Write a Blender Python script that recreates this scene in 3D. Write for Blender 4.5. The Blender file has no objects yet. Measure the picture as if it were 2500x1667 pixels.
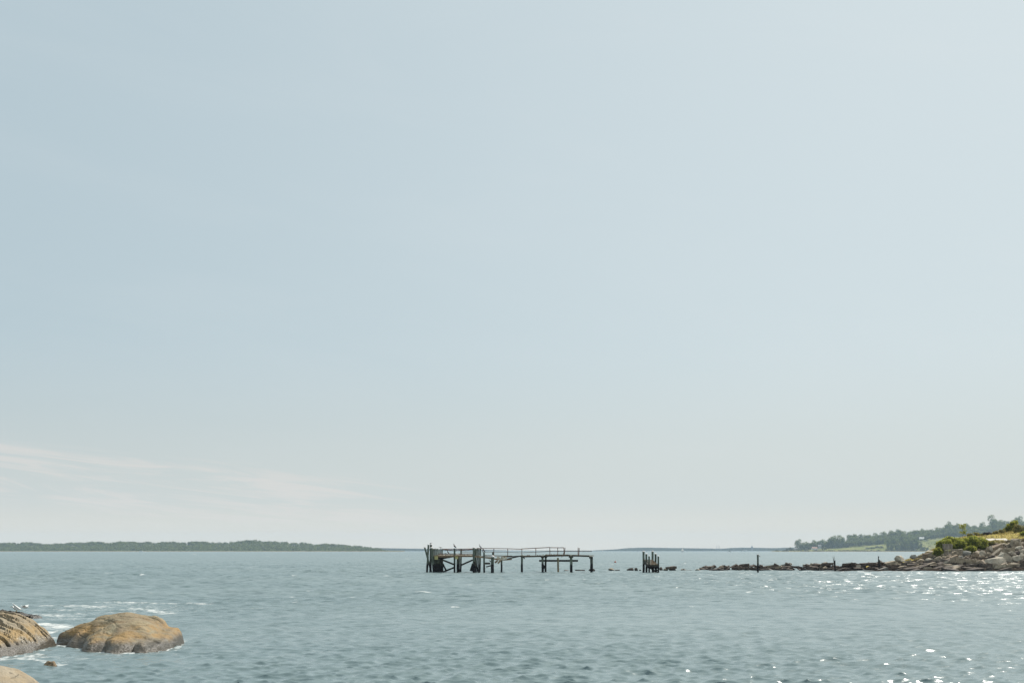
import bpy, bmesh, math, random
import numpy as np
from mathutils import Vector, Matrix, Quaternion

C = bpy.context.scene
COL = C.collection
R = math.radians
random.seed(7)

# ------------------------------------------------------------------ camera, sky, sun, exposure
EYE, FOC, HOR = 3.0, 3000.0, 1343.0          # eye height; focal length and horizon row in photo pixels
cam = bpy.data.cameras.new('camera')
camo = bpy.data.objects.new('camera', cam); COL.objects.link(camo)
camo.location = (0, 0, EYE); camo.rotation_euler = (R(90), 0, 0)
cam.sensor_width = 36; cam.lens = 36 * FOC / 2500
cam.shift_y = (HOR - 833.5) / 2500
cam.clip_start = 0.2; cam.clip_end = 40000
C.camera = camo

SUN_AZ, SUN_EL = R(40), R(47)
sdir = Vector((math.sin(SUN_AZ) * math.cos(SUN_EL), math.cos(SUN_AZ) * math.cos(SUN_EL), math.sin(SUN_EL)))
sl = bpy.data.lights.new('sun', 'SUN'); sl.energy = 5.0; sl.angle = R(0.53); sl.color = (1, 0.95, 0.87)
so = bpy.data.objects.new('sun', sl); COL.objects.link(so)
so.rotation_euler = sdir.to_track_quat('Z', 'Y').to_euler(); so.location = (60, 20, 80)

W = bpy.data.worlds.new('World'); C.world = W; W.use_nodes = True
wt = W.node_tree; wt.nodes.clear()


class NT:
    """tiny helper for building node trees"""
    def __init__(s, tree): s.t = tree

    def n(s, typ, **kw):
        nd = s.t.nodes.new(typ)
        for k, v in kw.items(): setattr(nd, k, v)
        return nd

    def l(s, a, b): s.t.links.new(a, b)

    def put(s, sock, v):
        if hasattr(v, 'is_output') or isinstance(v, bpy.types.NodeSocket): s.l(v, sock)
        elif isinstance(v, (tuple, list)) and len(v) == 3 and sock.type == 'RGBA': sock.default_value = (*v, 1)
        else: sock.default_value = v

    def math(s, op, a, b=0.0, c=0.0, clamp=False):
        m = s.n('ShaderNodeMath', operation=op, use_clamp=clamp)
        s.put(m.inputs[0], a); s.put(m.inputs[1], b)
        if op in ('MULTIPLY_ADD', 'SMOOTH_MIN', 'COMPARE'): s.put(m.inputs[2], c)
        return m.outputs[0]

    def vmath(s, op, a, b=(0, 0, 0)):
        m = s.n('ShaderNodeVectorMath', operation=op)
        s.put(m.inputs[0], a)
        if op == 'SCALE': s.put(m.inputs[3], b)
        else: s.put(m.inputs[1], b)
        return m.outputs[0]

    def mix(s, f, a, b, blend='MIX'):
        m = s.n('ShaderNodeMix', data_type='RGBA', blend_type=blend)
        s.put(m.inputs[0], f); s.put(m.inputs[6], a); s.put(m.inputs[7], b)
        return m.outputs[2]

    def step(s, v, lo, hi, a=0.0, b=1.0):
        m = s.n('ShaderNodeMapRange', interpolation_type='SMOOTHSTEP')
        s.put(m.inputs[0], v); s.put(m.inputs[1], lo); s.put(m.inputs[2], hi)
        s.put(m.inputs[3], a); s.put(m.inputs[4], b)
        return m.outputs[0]

    def noise(s, vec, scale, detail=3.0, rough=0.55, out=0, dist=0.0):
        m = s.n('ShaderNodeTexNoise')
        s.put(m.inputs['Vector'], vec); m.inputs['Scale'].default_value = scale
        m.inputs['Detail'].default_value = detail; m.inputs['Roughness'].default_value = rough
        m.inputs['Distortion'].default_value = dist
        return m.outputs[out]

    def pos(s): return s.n('ShaderNodeNewGeometry').outputs['Position']

    def sep(s, v):
        m = s.n('ShaderNodeSeparateXYZ'); s.l(v, m.inputs[0]); return m.outputs

    def comb(s, x, y, z):
        m = s.n('ShaderNodeCombineXYZ')
        for i, v in enumerate((x, y, z)): s.put(m.inputs[i], v)
        return m.outputs[0]


w = NT(wt)
sky = w.n('ShaderNodeTexSky', sky_type='NISHITA')
sky.sun_disc = False; sky.sun_elevation = SUN_EL; sky.sun_rotation = SUN_AZ
sky.altitude = 0; sky.air_density = 1.0; sky.dust_density = 3.0; sky.ozone_density = 1.0
gd = w.n('ShaderNodeTexCoord').outputs['Generated']
gx, gy, gz = w.sep(gd)
az = w.math('ARCTAN2', gx, gy)
# thin high veil of moisture that whitens the sky, more of it towards the sun
hz_ = w.step(az, -0.56, 0.32)
base = w.mix(hz_, (4.45, 5.50, 5.95), (5.72, 6.6, 6.85))
veil = w.mix(0.88, sky.outputs[0], base)
low_ = w.mix(hz_, (5.8, 6.0, 5.62), (6.2, 6.45, 6.1))
veil = w.mix(w.step(gz, 0.0, 0.17, 0.95, 0.0), veil, low_)
veil = w.mix(w.step(gz, 0.0, 0.045, 0.9, 0.0), veil, (7.7, 6.85, 5.5))
# broad, barely visible unevenness of a thin high veil
vv = w.noise(w.comb(w.math('MULTIPLY', az, 3.0), 0.0, w.math('MULTIPLY', w.math('ADD', gz, w.math('MULTIPLY', az, 0.12)), 14.0)), 1.0, 5, 0.6, dist=0.4)
veil = w.mix(w.step(vv, 0.42, 0.72, 0.0, 0.06), veil, (7.6, 7.7, 7.7))
# low streaks of cirrus over the left horizon
cv = w.comb(w.math('MULTIPLY', az, 5.0), 0.0, w.math('MULTIPLY', w.math('ADD', gz, w.math('MULTIPLY', az, 0.10)), 62.0))
cn = w.noise(cv, 1.7, 8, 0.66, dist=0.9)
band = w.math('ADD', gz, w.math('MULTIPLY', w.math('ADD', az, 0.40), 0.105))
lo = w.step(band, 0.020, 0.050); hi = w.step(band, 0.075, 0.098, 1.0, 0.0)
side = w.step(az, -0.14, -0.02, 1.0, 0.0)
cm = w.math('MULTIPLY', w.math('MULTIPLY', lo, hi), side)
cn2 = w.step(w.math('ADD', cn, w.math('MULTIPLY', cm, 0.09)), 0.52, 0.72)
sk = w.mix(w.math('MULTIPLY', w.math('MULTIPLY', cn2, cm), 0.5), veil, (7.3, 6.7, 6.25))
bg = w.n('ShaderNodeBackground'); w.l(sk, bg.inputs[0]); bg.inputs[1].default_value = 0.108
wo = w.n('ShaderNodeOutputWorld'); w.l(bg.outputs[0], wo.inputs[0])

C.view_settings.view_transform = 'Standard'; C.view_settings.look = 'None'
C.view_settings.exposure = 0.0; C.view_settings.gamma = 1.0
C.cycles.max_bounces = 6; C.cycles.diffuse_bounces = 2; C.cycles.glossy_bounces = 3
C.cycles.transparent_max_bounces = 8; C.cycles.volume_bounces = 1
C.cycles.use_denoising = True; C.cycles.use_adaptive_sampling = False
C.render.film_transparent = False


# ------------------------------------------------------------------ helpers
def tag(o, label=None, cat=None, group=None, kind=None):
    if label: o['label'] = label
    if cat: o['category'] = cat
    if group: o['group'] = group
    if kind: o['kind'] = kind
    return o


def empty(name, loc=(0, 0, 0)):
    o = bpy.data.objects.new(name, None); COL.objects.link(o); o.location = loc
    o.empty_display_size = 0.2
    return o


def mesh_obj(name, me, mat=None, parent=None, loc=None):
    o = bpy.data.objects.new(name, me); COL.objects.link(o)
    if mat and not me.materials: me.materials.append(mat)
    if parent: o.parent = parent
    if loc is not None: o.location = loc
    return o


def bm_obj(name, bm, mat, parent=None, loc=None, smooth=False):
    """link a bmesh given in world coordinates; loc/parent location is subtracted"""
    off = Vector(loc) if loc is not None else (Vector(parent_world(parent)) if parent else Vector())
    bmesh.ops.recalc_face_normals(bm, faces=bm.faces[:])
    me = bpy.data.meshes.new(name)
    if off.length: bmesh.ops.translate(bm, verts=bm.verts[:], vec=-off)
    bm.to_mesh(me); bm.free()
    if smooth: me.shade_smooth()
    me.materials.append(mat)
    o = bpy.data.objects.new(name, me); COL.objects.link(o)
    if parent: o.parent = parent
    if loc is not None and not parent: o.location = loc
    return o


def parent_world(p):
    v = Vector(p.location)
    while p.parent: p = p.parent; v += Vector(p.location)
    return v


def np_mesh(name, verts, faces, smooth=True):
    """verts (n,3), faces (m,k) with equal k"""
    me = bpy.data.meshes.new(name)
    verts = np.asarray(verts, np.float32); faces = np.asarray(faces, np.int32)
    m, k = faces.shape
    me.vertices.add(len(verts)); me.vertices.foreach_set('co', verts.ravel())
    me.loops.add(m * k); me.loops.foreach_set('vertex_index', faces.ravel())
    me.polygons.add(m); me.polygons.foreach_set('loop_start', np.arange(0, m * k, k, dtype=np.int32))
    me.update(calc_edges=True)
    if smooth: me.shade_smooth()
    return me


def grid_faces(nr, nc):
    i = np.arange((nr - 1) * (nc - 1)); r, c = i // (nc - 1), i % (nc - 1)
    a = r * nc + c
    return np.stack([a, a + 1, a + nc + 1, a + nc], 1)


def at(px, py, D):
    """the point at depth D metres seen at a photo pixel"""
    return Vector(((px - 1250) / FOC * D, D, EYE + (HOR - py) / FOC * D))


def hash3(ix, iy, iz, seed):
    h = (ix * 374761393 + iy * 668265263 + iz * 2147483647 + seed * 144269) & 0xFFFFFFFF
    h = ((h ^ (h >> 13)) * 1274126177) & 0xFFFFFFFF
    h = h ^ (h >> 16)
    return (h & 0xFFFFFF).astype(np.float64) / 0xFFFFFF


def vnoise(p, seed=0):
    """value noise, p (n,3) -> -1..1"""
    p = np.asarray(p, np.float64)
    i = np.floor(p).astype(np.int64); f = p - i; f = f * f * (3 - 2 * f)
    out = 0
    for dx in (0, 1):
        for dy in (0, 1):
            for dz in (0, 1):
                wgt = (f[:, 0] if dx else 1 - f[:, 0]) * (f[:, 1] if dy else 1 - f[:, 1]) * (f[:, 2] if dz else 1 - f[:, 2])
                out = out + wgt * hash3(i[:, 0] + dx, i[:, 1] + dy, i[:, 2] + dz, seed)
    return out * 2 - 1


def fbm(p, seed=0, octv=4, gain=0.5):
    a, s, o = 1.0, 1.0, 0
    for k in range(octv):
        o = o + a * vnoise(np.asarray(p) * s + k * 17.3, seed + k); a *= gain; s *= 2.03
    return o


def sstep(x, a, b):
    t = np.clip((x - a) / (b - a), 0, 1); return t * t * (3 - 2 * t)


def beam(bm, p0, p1, wd, ht, roll=0.0, ext=0.0):
    """a square-cut timber from p0 to p1"""
    p0, p1 = Vector(p0), Vector(p1); d = (p1 - p0).normalized()
    p0 = p0 - d * ext; p1 = p1 + d * ext
    up = Vector((0, 0, 1)) if abs(d.z) < 0.9 else Vector((1, 0, 0))
    s = d.cross(up).normalized(); u = s.cross(d).normalized()
    if roll:
        q = Quaternion(d, roll); s = q @ s; u = q @ u
    vs = []
    for p in (p0, p1):
        for a, b in ((-1, -1), (1, -1), (1, 1), (-1, 1)):
            vs.append(bm.verts.new(p + s * a * wd / 2 + u * b * ht / 2))
    bm.faces.new(vs[:4][::-1]); bm.faces.new(vs[4:])
    for k in range(4):
        bm.faces.new((vs[k], vs[(k + 1) % 4], vs[4 + (k + 1) % 4], vs[4 + k]))


def tube(bm, pts, rad, seg=10, wob=0.0, seed=0):
    rnd = random.Random(seed)
    pts = [Vector(p) for p in pts]
    if not hasattr(rad, '__len__'): rad = [rad] * len(pts)
    rings = []
    for i, p in enumerate(pts):
        d = (pts[min(i + 1, len(pts) - 1)] - pts[max(i - 1, 0)]).normalized()
        a = Vector((1, 0, 0)) if abs(d.x) < 0.8 else Vector((0, 1, 0))
        s = d.cross(a).normalized(); t = d.cross(s).normalized()
        rings.append([bm.verts.new(p + (s * math.cos(2 * math.pi * k / seg) + t * math.sin(2 * math.pi * k / seg)) * rad[i] * (1 + rnd.uniform(-wob, wob)))
                      for k in range(seg)])
    for a, b in zip(rings, rings[1:]):
        for k in range(seg): bm.faces.new((a[k], a[(k + 1) % seg], b[(k + 1) % seg], b[k]))
    bm.faces.new(rings[0]); bm.faces.new(rings[-1][::-1])


# ------------------------------------------------------------------ materials
MATS = {}


def material(name):
    m = bpy.data.materials.new(name); m.use_nodes = True; m.node_tree.nodes.clear()
    t = NT(m.node_tree)
    b = t.n('ShaderNodeBsdfPrincipled'); o = t.n('ShaderNodeOutputMaterial'); t.l(b.outputs[0], o.inputs[0])
    MATS[name] = m
    return m, t, b, o


def simple(name, col, rough=0.85, var=0.25, scale=3.0, spec=0.3):
    m, t, b, o = material(name)
    nz = t.noise(t.pos(), scale, 4, 0.6)
    c = t.mix(t.step(nz, 0.3, 0.7), tuple(x * (1 - var) for x in col), tuple(min(1, x * (1 + var)) for x in col))
    t.l(c, b.inputs['Base Color']); b.inputs['Roughness'].default_value = rough
    b.inputs['Specular IOR Level'].default_value = spec
    return m


def wood(name, dry, wet, line=1.15, rough=0.9):
    """weathered timber with the dark band of weed and wet below the tide line"""
    m, t, b, o = material(name)
    p = t.pos(); x, y, z = t.sep(p)
    st = t.noise(t.comb(t.math('MULTIPLY', x, 9.0), t.math('MULTIPLY', y, 9.0), t.math('MULTIPLY', z, 1.2)), 1.0, 5, 0.65)
    big = t.noise(p, 1.1, 3)
    c = t.mix(t.step(st, 0.3, 0.72), tuple(v * 0.55 for v in dry), tuple(v * 1.35 for v in dry))
    c = t.mix(t.step(big, 0.4, 0.7, 0, 0.35), c, (0.17, 0.20, 0.15))
    rn = t.n('ShaderNodeObjectInfo').outputs['Random']
    c = t.mix(t.math('MULTIPLY', rn, 0.75), c, tuple(v * 0.30 for v in dry))
    f = t.step(t.math('ADD', z, t.math('MULTIPLY', big, 0.5)), line + 0.1, line + 0.45, 1.0, 0.0)
    c = t.mix(f, c, wet)
    t.l(c, b.inputs['Base Color']); b.inputs['Roughness'].default_value = rough
    b.inputs['Specular IOR Level'].default_value = 0.2
    return m


def rockmat(name, c1, c2, wet=(0.022, 0.017, 0.016), line=0.45, tones=True, scale=2.2):
    m, t, b, o = material(name)
    p = t.pos(); x, y, z = t.sep(p)
    n1 = t.noise(p, scale, 6, 0.62); n2 = t.noise(p, scale * 6, 4, 0.6)
    c = t.mix(t.step(n1, 0.32, 0.68), c1, c2)
    if tones:
        rn = t.n('ShaderNodeObjectInfo').outputs['Random']
        c = t.mix(t.math('MULTIPLY', t.step(rn, 0.35, 0.95), 0.7), c, (0.34, 0.27, 0.20))
        c = t.mix(t.math('MULTIPLY', t.step(rn, 0.0, 0.35, 1.0, 0.0), 0.65), c, (0.25, 0.26, 0.25))
    c = t.mix(t.step(n2, 0.52, 0.72, 0, 0.6), c, tuple(v * 0.35 for v in c1))
    f = t.step(t.math('ADD', z, t.math('MULTIPLY', n1, 0.9)), line + 0.35, line + 0.75, 1.0, 0.0)
    c = t.mix(f, c, wet)
    t.l(c, b.inputs['Base Color'])
    t.l(t.math('MULTIPLY_ADD', f, -0.40, 0.88), b.inputs['Roughness'])
    b.inputs['Specular IOR Level'].default_value = 0.3
    bp = t.n('ShaderNodeBump'); bp.inputs['Strength'].default_value = 0.6; bp.inputs['Distance'].default_value = 0.12
    t.l(t.math('ADD', n1, t.math('MULTIPLY', n2, 0.35)), bp.inputs['Height']); t.l(bp.outputs[0], b.inputs['Normal'])
    return m


def leafmat(name, c1, c2, scale=0.9, trans=0.25, warm=(0.12, 0.115, 0.03)):
    m, t, b, o = material(name)
    p = t.pos(); n1 = t.noise(p, scale, 3); n2 = t.noise(p, scale * 7, 2)
    c = t.mix(t.step(n1, 0.35, 0.65), c1, c2)
    c = t.mix(t.step(n2, 0.5, 0.75, 0, 0.55), c, warm)
    rn = t.n('ShaderNodeObjectInfo').outputs['Random']
    c = t.mix(t.math('MULTIPLY', rn, 0.35), c, tuple(v * 0.55 for v in c1))
    t.l(c, b.inputs['Base Color']); b.inputs['Roughness'].default_value = 0.65
    b.inputs['Specular IOR Level'].default_value = 0.25
    tr = t.n('ShaderNodeBsdfTranslucent'); t.l(t.mix(0.5, c, warm), tr.inputs[0])
    mx = t.n('ShaderNodeMixShader'); mx.inputs[0].default_value = trans
    t.l(b.outputs[0], mx.inputs[1]); t.l(tr.outputs[0], mx.inputs[2]); t.l(mx.outputs[0], o.inputs[0])
    return m


m_pile = wood('pile_wood', (0.125, 0.148, 0.118), (0.010, 0.009, 0.011))
m_timber = wood('timber', (0.40, 0.275, 0.175), (0.016, 0.013, 0.013), line=0.9)
m_dark = wood('dark_timber', (0.055, 0.042, 0.034), (0.012, 0.010, 0.011), line=0.9)
m_plank = simple('pale_plank', (0.50, 0.44, 0.35), 0.85, 0.3, 4)
m_rail = simple('rail_wood', (0.17, 0.095, 0.072), 0.8, 0.35, 5)
m_yellow = simple('fresh_cut_wood', (0.42, 0.38, 0.17), 0.8, 0.2, 6)
m_cap = simple('white_cap', (0.70, 0.66, 0.64), 0.7, 0.15, 9)
m_bird = simple('dark_feather', (0.025, 0.022, 0.022), 0.6, 0.3, 20)
m_greyb = simple('grey_feather', (0.30, 0.30, 0.31), 0.6, 0.2, 20)
m_white = simple('white_feather', (0.80, 0.79, 0.76), 0.6, 0.08, 20)
m_beak = simple('beak', (0.45, 0.28, 0.06), 0.5, 0.1, 20)
m_rock = rockmat('shore_rock', (0.185, 0.148, 0.105), (0.43, 0.355, 0.255), line=0.1)
m_darkrock = rockmat('breakwater_rock', (0.052, 0.038, 0.031), (0.150, 0.115, 0.088), wet=(0.016, 0.012, 0.011), line=0.12, tones=False)
m_pale = rockmat('pale_rock', (0.36, 0.31, 0.24), (0.57, 0.50, 0.395), line=-0.1, tones=False)
m_brown = rockmat('brown_rock', (0.17, 0.125, 0.085), (0.36, 0.27, 0.185), line=0.25, tones=False)
m_fartree = leafmat('distant_leaves', (0.045, 0.082, 0.016), (0.210, 0.285, 0.050), 0.11, 0.45, (0.18, 0.185, 0.045))
m_bush = leafmat('bush_leaves', (0.13, 0.175, 0.025), (0.42, 0.46, 0.08), 1.2, 0.62, (0.40, 0.38, 0.08))
m_tan = leafmat('seeding_leaves', (0.20, 0.20, 0.06), (0.32, 0.29, 0.11), 1.2, 0.45, (0.44, 0.36, 0.15))
m_bark = simple('bark', (0.07, 0.055, 0.042), 0.9, 0.3, 4)
m_twig = simple('pale_bark', (0.20, 0.17, 0.13), 0.9, 0.3, 8)
m_wall = simple('white_paint', (0.72, 0.72, 0.70), 0.7, 0.06, 0.4)
m_wallg = simple('grey_clapboard', (0.42, 0.45, 0.47), 0.7, 0.08, 0.4)
m_roofr = simple('red_roof', (0.36, 0.20, 0.16), 0.8, 0.2, 0.4)
m_roofg = simple('grey_roof', (0.24, 0.24, 0.25), 0.8, 0.2, 0.4)
m_glass = simple('dark_window', (0.04, 0.05, 0.06), 0.15, 0.1, 0.4, 0.5)
m_sail = simple('sailcloth', (0.82, 0.80, 0.76), 0.7, 0.05, 1)
m_hull = simple('boat_hull', (0.78, 0.78, 0.77), 0.4, 0.05, 1)
m_navy = simple('dark_hull', (0.03, 0.035, 0.06), 0.4, 0.1, 1)
m_red = simple('buoy_red', (0.45, 0.10, 0.05), 0.5, 0.1, 3)
m_steel = simple('mast_steel', (0.22, 0.23, 0.25), 0.5, 0.1, 1)
m_conc = simple('concrete', (0.62, 0.57, 0.50), 0.9, 0.15, 2.5)
m_grassy = simple('dry_blades', (0.46, 0.37, 0.15), 0.9, 0.35, 1.5)

# ------------------------------------------------------------------ water
OFFC = lambda D: D


def wave_field(X, Y, cell, rng):
    """sum of wind-wave trains; trains too short for the local mesh are left to the shader"""
    Z = np.zeros_like(X); DX = np.zeros_like(X); DY = np.zeros_like(X)
    kept = np.zeros_like(X); tot = 0
    lams = np.exp(rng.uniform(math.log(0.20), math.log(4.0), 128))
    gust = 0.75 + 0.45 * np.sin(X * 0.09 + 1.3 * np.sin(Y * 0.05)) * np.sin(Y * 0.07 + X * 0.03)
    far = 0.15 + 1.35 * sstep(Y, 32, 130)          # the water close inshore lies in the lee
    for lam in lams:
        th = rng.normal(R(-98), R(33 if lam < 1.0 else 36))                    # running towards the camera and a little left
        k = 2 * math.pi / lam; kx, ky = k * math.cos(th), k * math.sin(th)
        slope = 0.036 * (0.60 if lam > 1.6 else (0.9 if lam > 0.9 else 1.55))
        a = slope / k
        keep = sstep(lam / cell, 2.2, 4.5)
        ph = kx * X + ky * Y + rng.uniform(0, 6.283)
        s, c = np.sin(ph), np.cos(ph)
        g = keep * (gust if lam < 2.5 else 1.0)
        if lam > 0.8: g = g * far
        Z += a * g * c; DX -= 1.15 * a * g * (kx / k) * s; DY -= 1.15 * a * g * (ky / k) * s
        kept += keep * slope ** 2; tot += slope ** 2
    return Z, DX, DY, 1 - kept / tot


ds = [6.0]
while ds[-1] < 90: ds.append(ds[-1] * 1.0024)
while ds[-1] < 420: ds.append(ds[-1] * 1.0029)
while ds[-1] < 8600: ds.append(ds[-1] * 1.03)
ds = np.array(ds)
fine = np.arange(-0.48, 0.4801, 0.0014)
side_a = np.arange(0.50, 1.32, 0.02)
angs = np.concatenate([-side_a[::-1], fine, side_a])
AA, DD = np.meshgrid(angs, ds)
WX = (DD * np.tan(AA)).astype(np.float32); WY = DD.astype(np.float32)
cell = np.maximum(np.gradient(ds)[:, None] * np.ones_like(AA), DD * np.gradient(angs)[None, :])
Zw, DXw, DYw, LOD = wave_field(WX, WY, cell, np.random.default_rng(11))
# sheltered, calmer water close to shore rocks keeps the near waterlines tidy
calm = 1 - 0.25 * np.exp(-((WX + 13) ** 2 + (WY - 38) ** 2) / 30)
Zw *= calm
V = np.stack([WX + DXw, WY + DYw, Zw], -1).reshape(-1, 3)
wme = np_mesh('water', V, grid_faces(len(ds), len(angs)))


def wpx(px, py):
    D = EYE * FOC / (py - HOR); return (px - 1250) / FOC * D, D


FO = np.zeros_like(WX)


def foam(px0, py0, px1, py1, width, amt):
    """a streak of foam between two waterline pixels, width in metres"""
    global FO
    a, b = np.array(wpx(px0, py0)), np.array(wpx(px1, py1)); d = b - a; L = max(1e-3, float(d @ d))
    t = np.clip(((WX - a[0]) * d[0] + (WY - a[1]) * d[1]) / L, 0, 1)
    q = (WX - a[0] - t * d[0]) ** 2 + (WY - a[1] - t * d[1]) ** 2
    FO = np.maximum(FO, amt * np.exp(-q / (width * width)))


for s in ((120, 1478, 250, 1481, 1.3, .85), (250, 1470, 495, 1474, 1.1, .85), (160, 1490, 330, 1488, 1.5, .80), (330, 1484, 410, 1497, .8, .85),
          (95, 1500, 190, 1504, 1.2, .8), (98, 1522, 150, 1530, .9, 1.0), (105, 1545, 135, 1541, .5, .95), (112, 1570, 128, 1556, .3, .8),
          (0, 1609, 50, 1607, .30, 1.0), (50, 1606, 95, 1596, .28, .95), (70, 1606, 100, 1614, .25, .85), (85, 1612, 150, 1622, .22, .8), (140, 1618, 200, 1612, .2, .65), (205, 1612, 265, 1605, .2, .6),
          (200, 1584, 262, 1594, .18, .8), (262, 1596, 440, 1590, .16, .85), (430, 1588, 452, 1560, .16, .75), (120, 1580, 150, 1578, .2, .6),
          (1716, 1393.5, 1960, 1395, 1.0, .80), (1960, 1395, 2200, 1396, 1.4, .92), (2200, 1396, 2400, 1397.5, 1.6, .85), (2400, 1397, 2560, 1401, 2.6, .9),
          (1470, 1396, 1530, 1396, .8, .65), (1640, 1395, 1716, 1396, .8, .7), (1370, 1398, 1470, 1398, .8, .6), (1090, 1398.5, 1180, 1398.5, .7, .55)):
    foam(*s)
for s in ((110, 1490, 300, 1478, 3.2, .60), (150, 1500, 380, 1492, 2.4, .62), (100, 1512, 200, 1510, 2.2, .66), (95, 1530, 150, 1536, 1.2, .75), (280, 1474, 420, 1486, 2.4, .6), (20, 1600, 110, 1604, .8, .68), (100, 1600, 260, 1608, .7, .55), (240, 1600, 450, 1596, .5, .6), (2300, 1399, 2560, 1406, 5, .62), (1800, 1398, 2300, 1400, 3, .5)):
    foam(*s)
BF = lambda u: np.interp(u, [0, .15, .32, .5, .65, .8, .93, 1], [.15, 1.0, 1.9, 3.2, 4.0, 4.3, 3.9, 1.8])
bx0, bx1 = (134 - 1250) / FOC * 39.6, (450 - 1250) / FOC * 39.6
ub = (WX - bx0) / (bx1 - bx0)
ub = (WX - 0.11 * np.maximum(0, 39.6 - WY) * sstep(ub, 0.4, 1.0) - bx0) / (bx1 - bx0)
yb_ = 39.6 - 0.83 * BF(np.clip(ub, 0, 1))
ring = np.exp(-((yb_ - WY) / 0.55) ** 2) * ((ub > -0.03) & (ub < 1.03)) * 0.95
FO = np.maximum(FO, ring)
ax1 = (130 - 1250) / FOC * 38.4; ax0 = (-330 - 1250) / FOC * 38.4
xs_ = WX - 0.13 * np.maximum(0, 38.4 - WY); ua = (xs_ - ax0) / (ax1 - ax0)
ya_ = 38.4 - 0.86 * np.interp(ua, [0, .88, .95, .98, 1], [5.8, 5.6, 4.6, 3.2, 1.6])
FO = np.maximum(FO, np.exp(-((ya_ - WY) / 0.5) ** 2) * (ua < 1.02) * 0.9)
caps = [(746, 1367, 26), (685, 1373, 12), (1035, 1445, 30), (955, 1444, 12), (860, 1433, 14), (715, 1456, 16), (462, 1400, 18), (120, 1362, 22), (70, 1370, 10),
        (740, 1393, 14), (944, 1405, 10), (1240, 1435, 14), (630, 1484, 26), (1145, 1427, 12), (1400, 1424, 12), (1830, 1446, 10), (1010, 1420, 8), (300, 1378, 12), (980, 1372, 10)]
rc = random.Random(5)
for k in range(120):
    caps.append((rc.uniform(0, 2450), HOR + 9 + 130 * rc.random() ** 1.8, rc.uniform(4, 14)))
for cx, cy, L in caps:
    D = 9000 / (cy - HOR)
    foam(cx - L / 2, cy + rc.uniform(-.4, .4), cx + L / 2, cy + rc.uniform(-.4, .4), max(0.16, 0.0030 * D), rc.uniform(.80, 1.05))
at_f = wme.attributes.new('foam', 'FLOAT', 'POINT'); at_f.data.foreach_set('value', FO.astype(np.float32).ravel())
at_l = wme.attributes.new('lod', 'FLOAT', 'POINT'); at_l.data.foreach_set('value', LOD.astype(np.float32).ravel())

m_water, t, b, o = material('sea_water')
p = t.pos(); x, y, z = t.sep(p)
fo_a = t.n('ShaderNodeAttribute', attribute_name='foam').outputs['Fac']
lod_a = t.n('ShaderNodeAttribute', attribute_name='lod').outputs['Fac']
pv = t.comb(x, t.math('MULTIPLY', y, 1.5), 0.0)
n_f = t.noise(pv, 24.0, 3, 0.7, out=1)            # ripples
n_m = t.noise(pv, 1.0, 5, 0.66, out=1)           # chop the far mesh does not carry
n_g = t.noise(p, 0.045, 3, 0.6)                  # gusts
half = (0.5, 0.5, 0.5)
s1 = t.vmath('SCALE', t.vmath('SUBTRACT', n_f, half), t.step(y, 26.0, 120.0, 0.45, 1.35))
s2 = t.vmath('SCALE', t.vmath('SUBTRACT', n_m, half), t.math('MULTIPLY', lod_a, 2.35))
gs = t.step(n_g, 0.3, 0.7, 0.75, 1.2)
sl2 = t.vmath('MULTIPLY', t.vmath('SCALE', t.vmath('ADD', s1, s2), gs), (1, 1, 0))
nn = t.vmath('NORMALIZE', t.vmath('ADD', t.n('ShaderNodeNewGeometry').outputs['Normal'], sl2))
deep = t.mix(t.step(t.noise(p, 0.03, 3), 0.35, 0.65), (0.146, 0.200, 0.205), (0.170, 0.224, 0.226))
fn = t.noise(t.comb(x, t.math('MULTIPLY', y, 1.3), 0.0), 2.2, 8, 0.78, dist=0.8)
fm = t.step(t.math('ADD', fo_a, t.math('MULTIPLY', t.math('SUBTRACT', fn, 0.5), 2.6)), 0.52, 1.20)
fm = t.math('MULTIPLY', fm, t.step(fo_a, 0.05, 0.3))
t.l(t.mix(fm, deep, (0.66, 0.67, 0.65)), b.inputs['Base Color'])
t.l(t.math('ADD', t.math('MULTIPLY', fm, 0.5), t.math('MULTIPLY_ADD', lod_a, 0.12, 0.19)), b.inputs['Roughness']); b.inputs['Specular IOR Level'].default_value = 0.52
b.inputs['IOR'].default_value = 1.33
t.l(nn, b.inputs['Normal'])
wme.materials.append(m_water)
wo_ = mesh_obj('water', wme); tag(wo_, kind='structure')
wo_['label'] = 'pale blue green bay water ruffled by small waves'

# ------------------------------------------------------------------ terrain sheets


def sheet(name, pxs, rows, mat, rough=0.0, seed=1):
    """a landform: rows = [(depth, function of photo column -> height in metres)], columns along photo columns"""
    V = []
    for D, fn in rows:
        zz = np.array([fn(px) for px in pxs], float)
        X = (pxs - 1250) / FOC * D
        P = np.stack([X, np.full_like(X, D), zz], 1)
        if rough:
            P[:, 2] += rough * fbm(P * (1, 1, 0) / 60.0, seed, 4) * (zz > 0.3)
            P[:, 1] += rough * 2 * vnoise(P * (1, 1, 0) / 90.0 + 5, seed)
        V.append(P)
    me = np_mesh(name, np.concatenate(V), grid_faces(len(rows), len(pxs)))
    o = mesh_obj(name, me, mat); tag(o, kind='structure')
    return o


def curve(pairs):
    xs = np.array([a for a, _ in pairs], float); ys = np.array([b for _, b in pairs], float)
    return lambda v: float(np.interp(v, xs, ys))


def zat(py, D): return EYE + (HOR - py) / FOC * D


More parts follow.
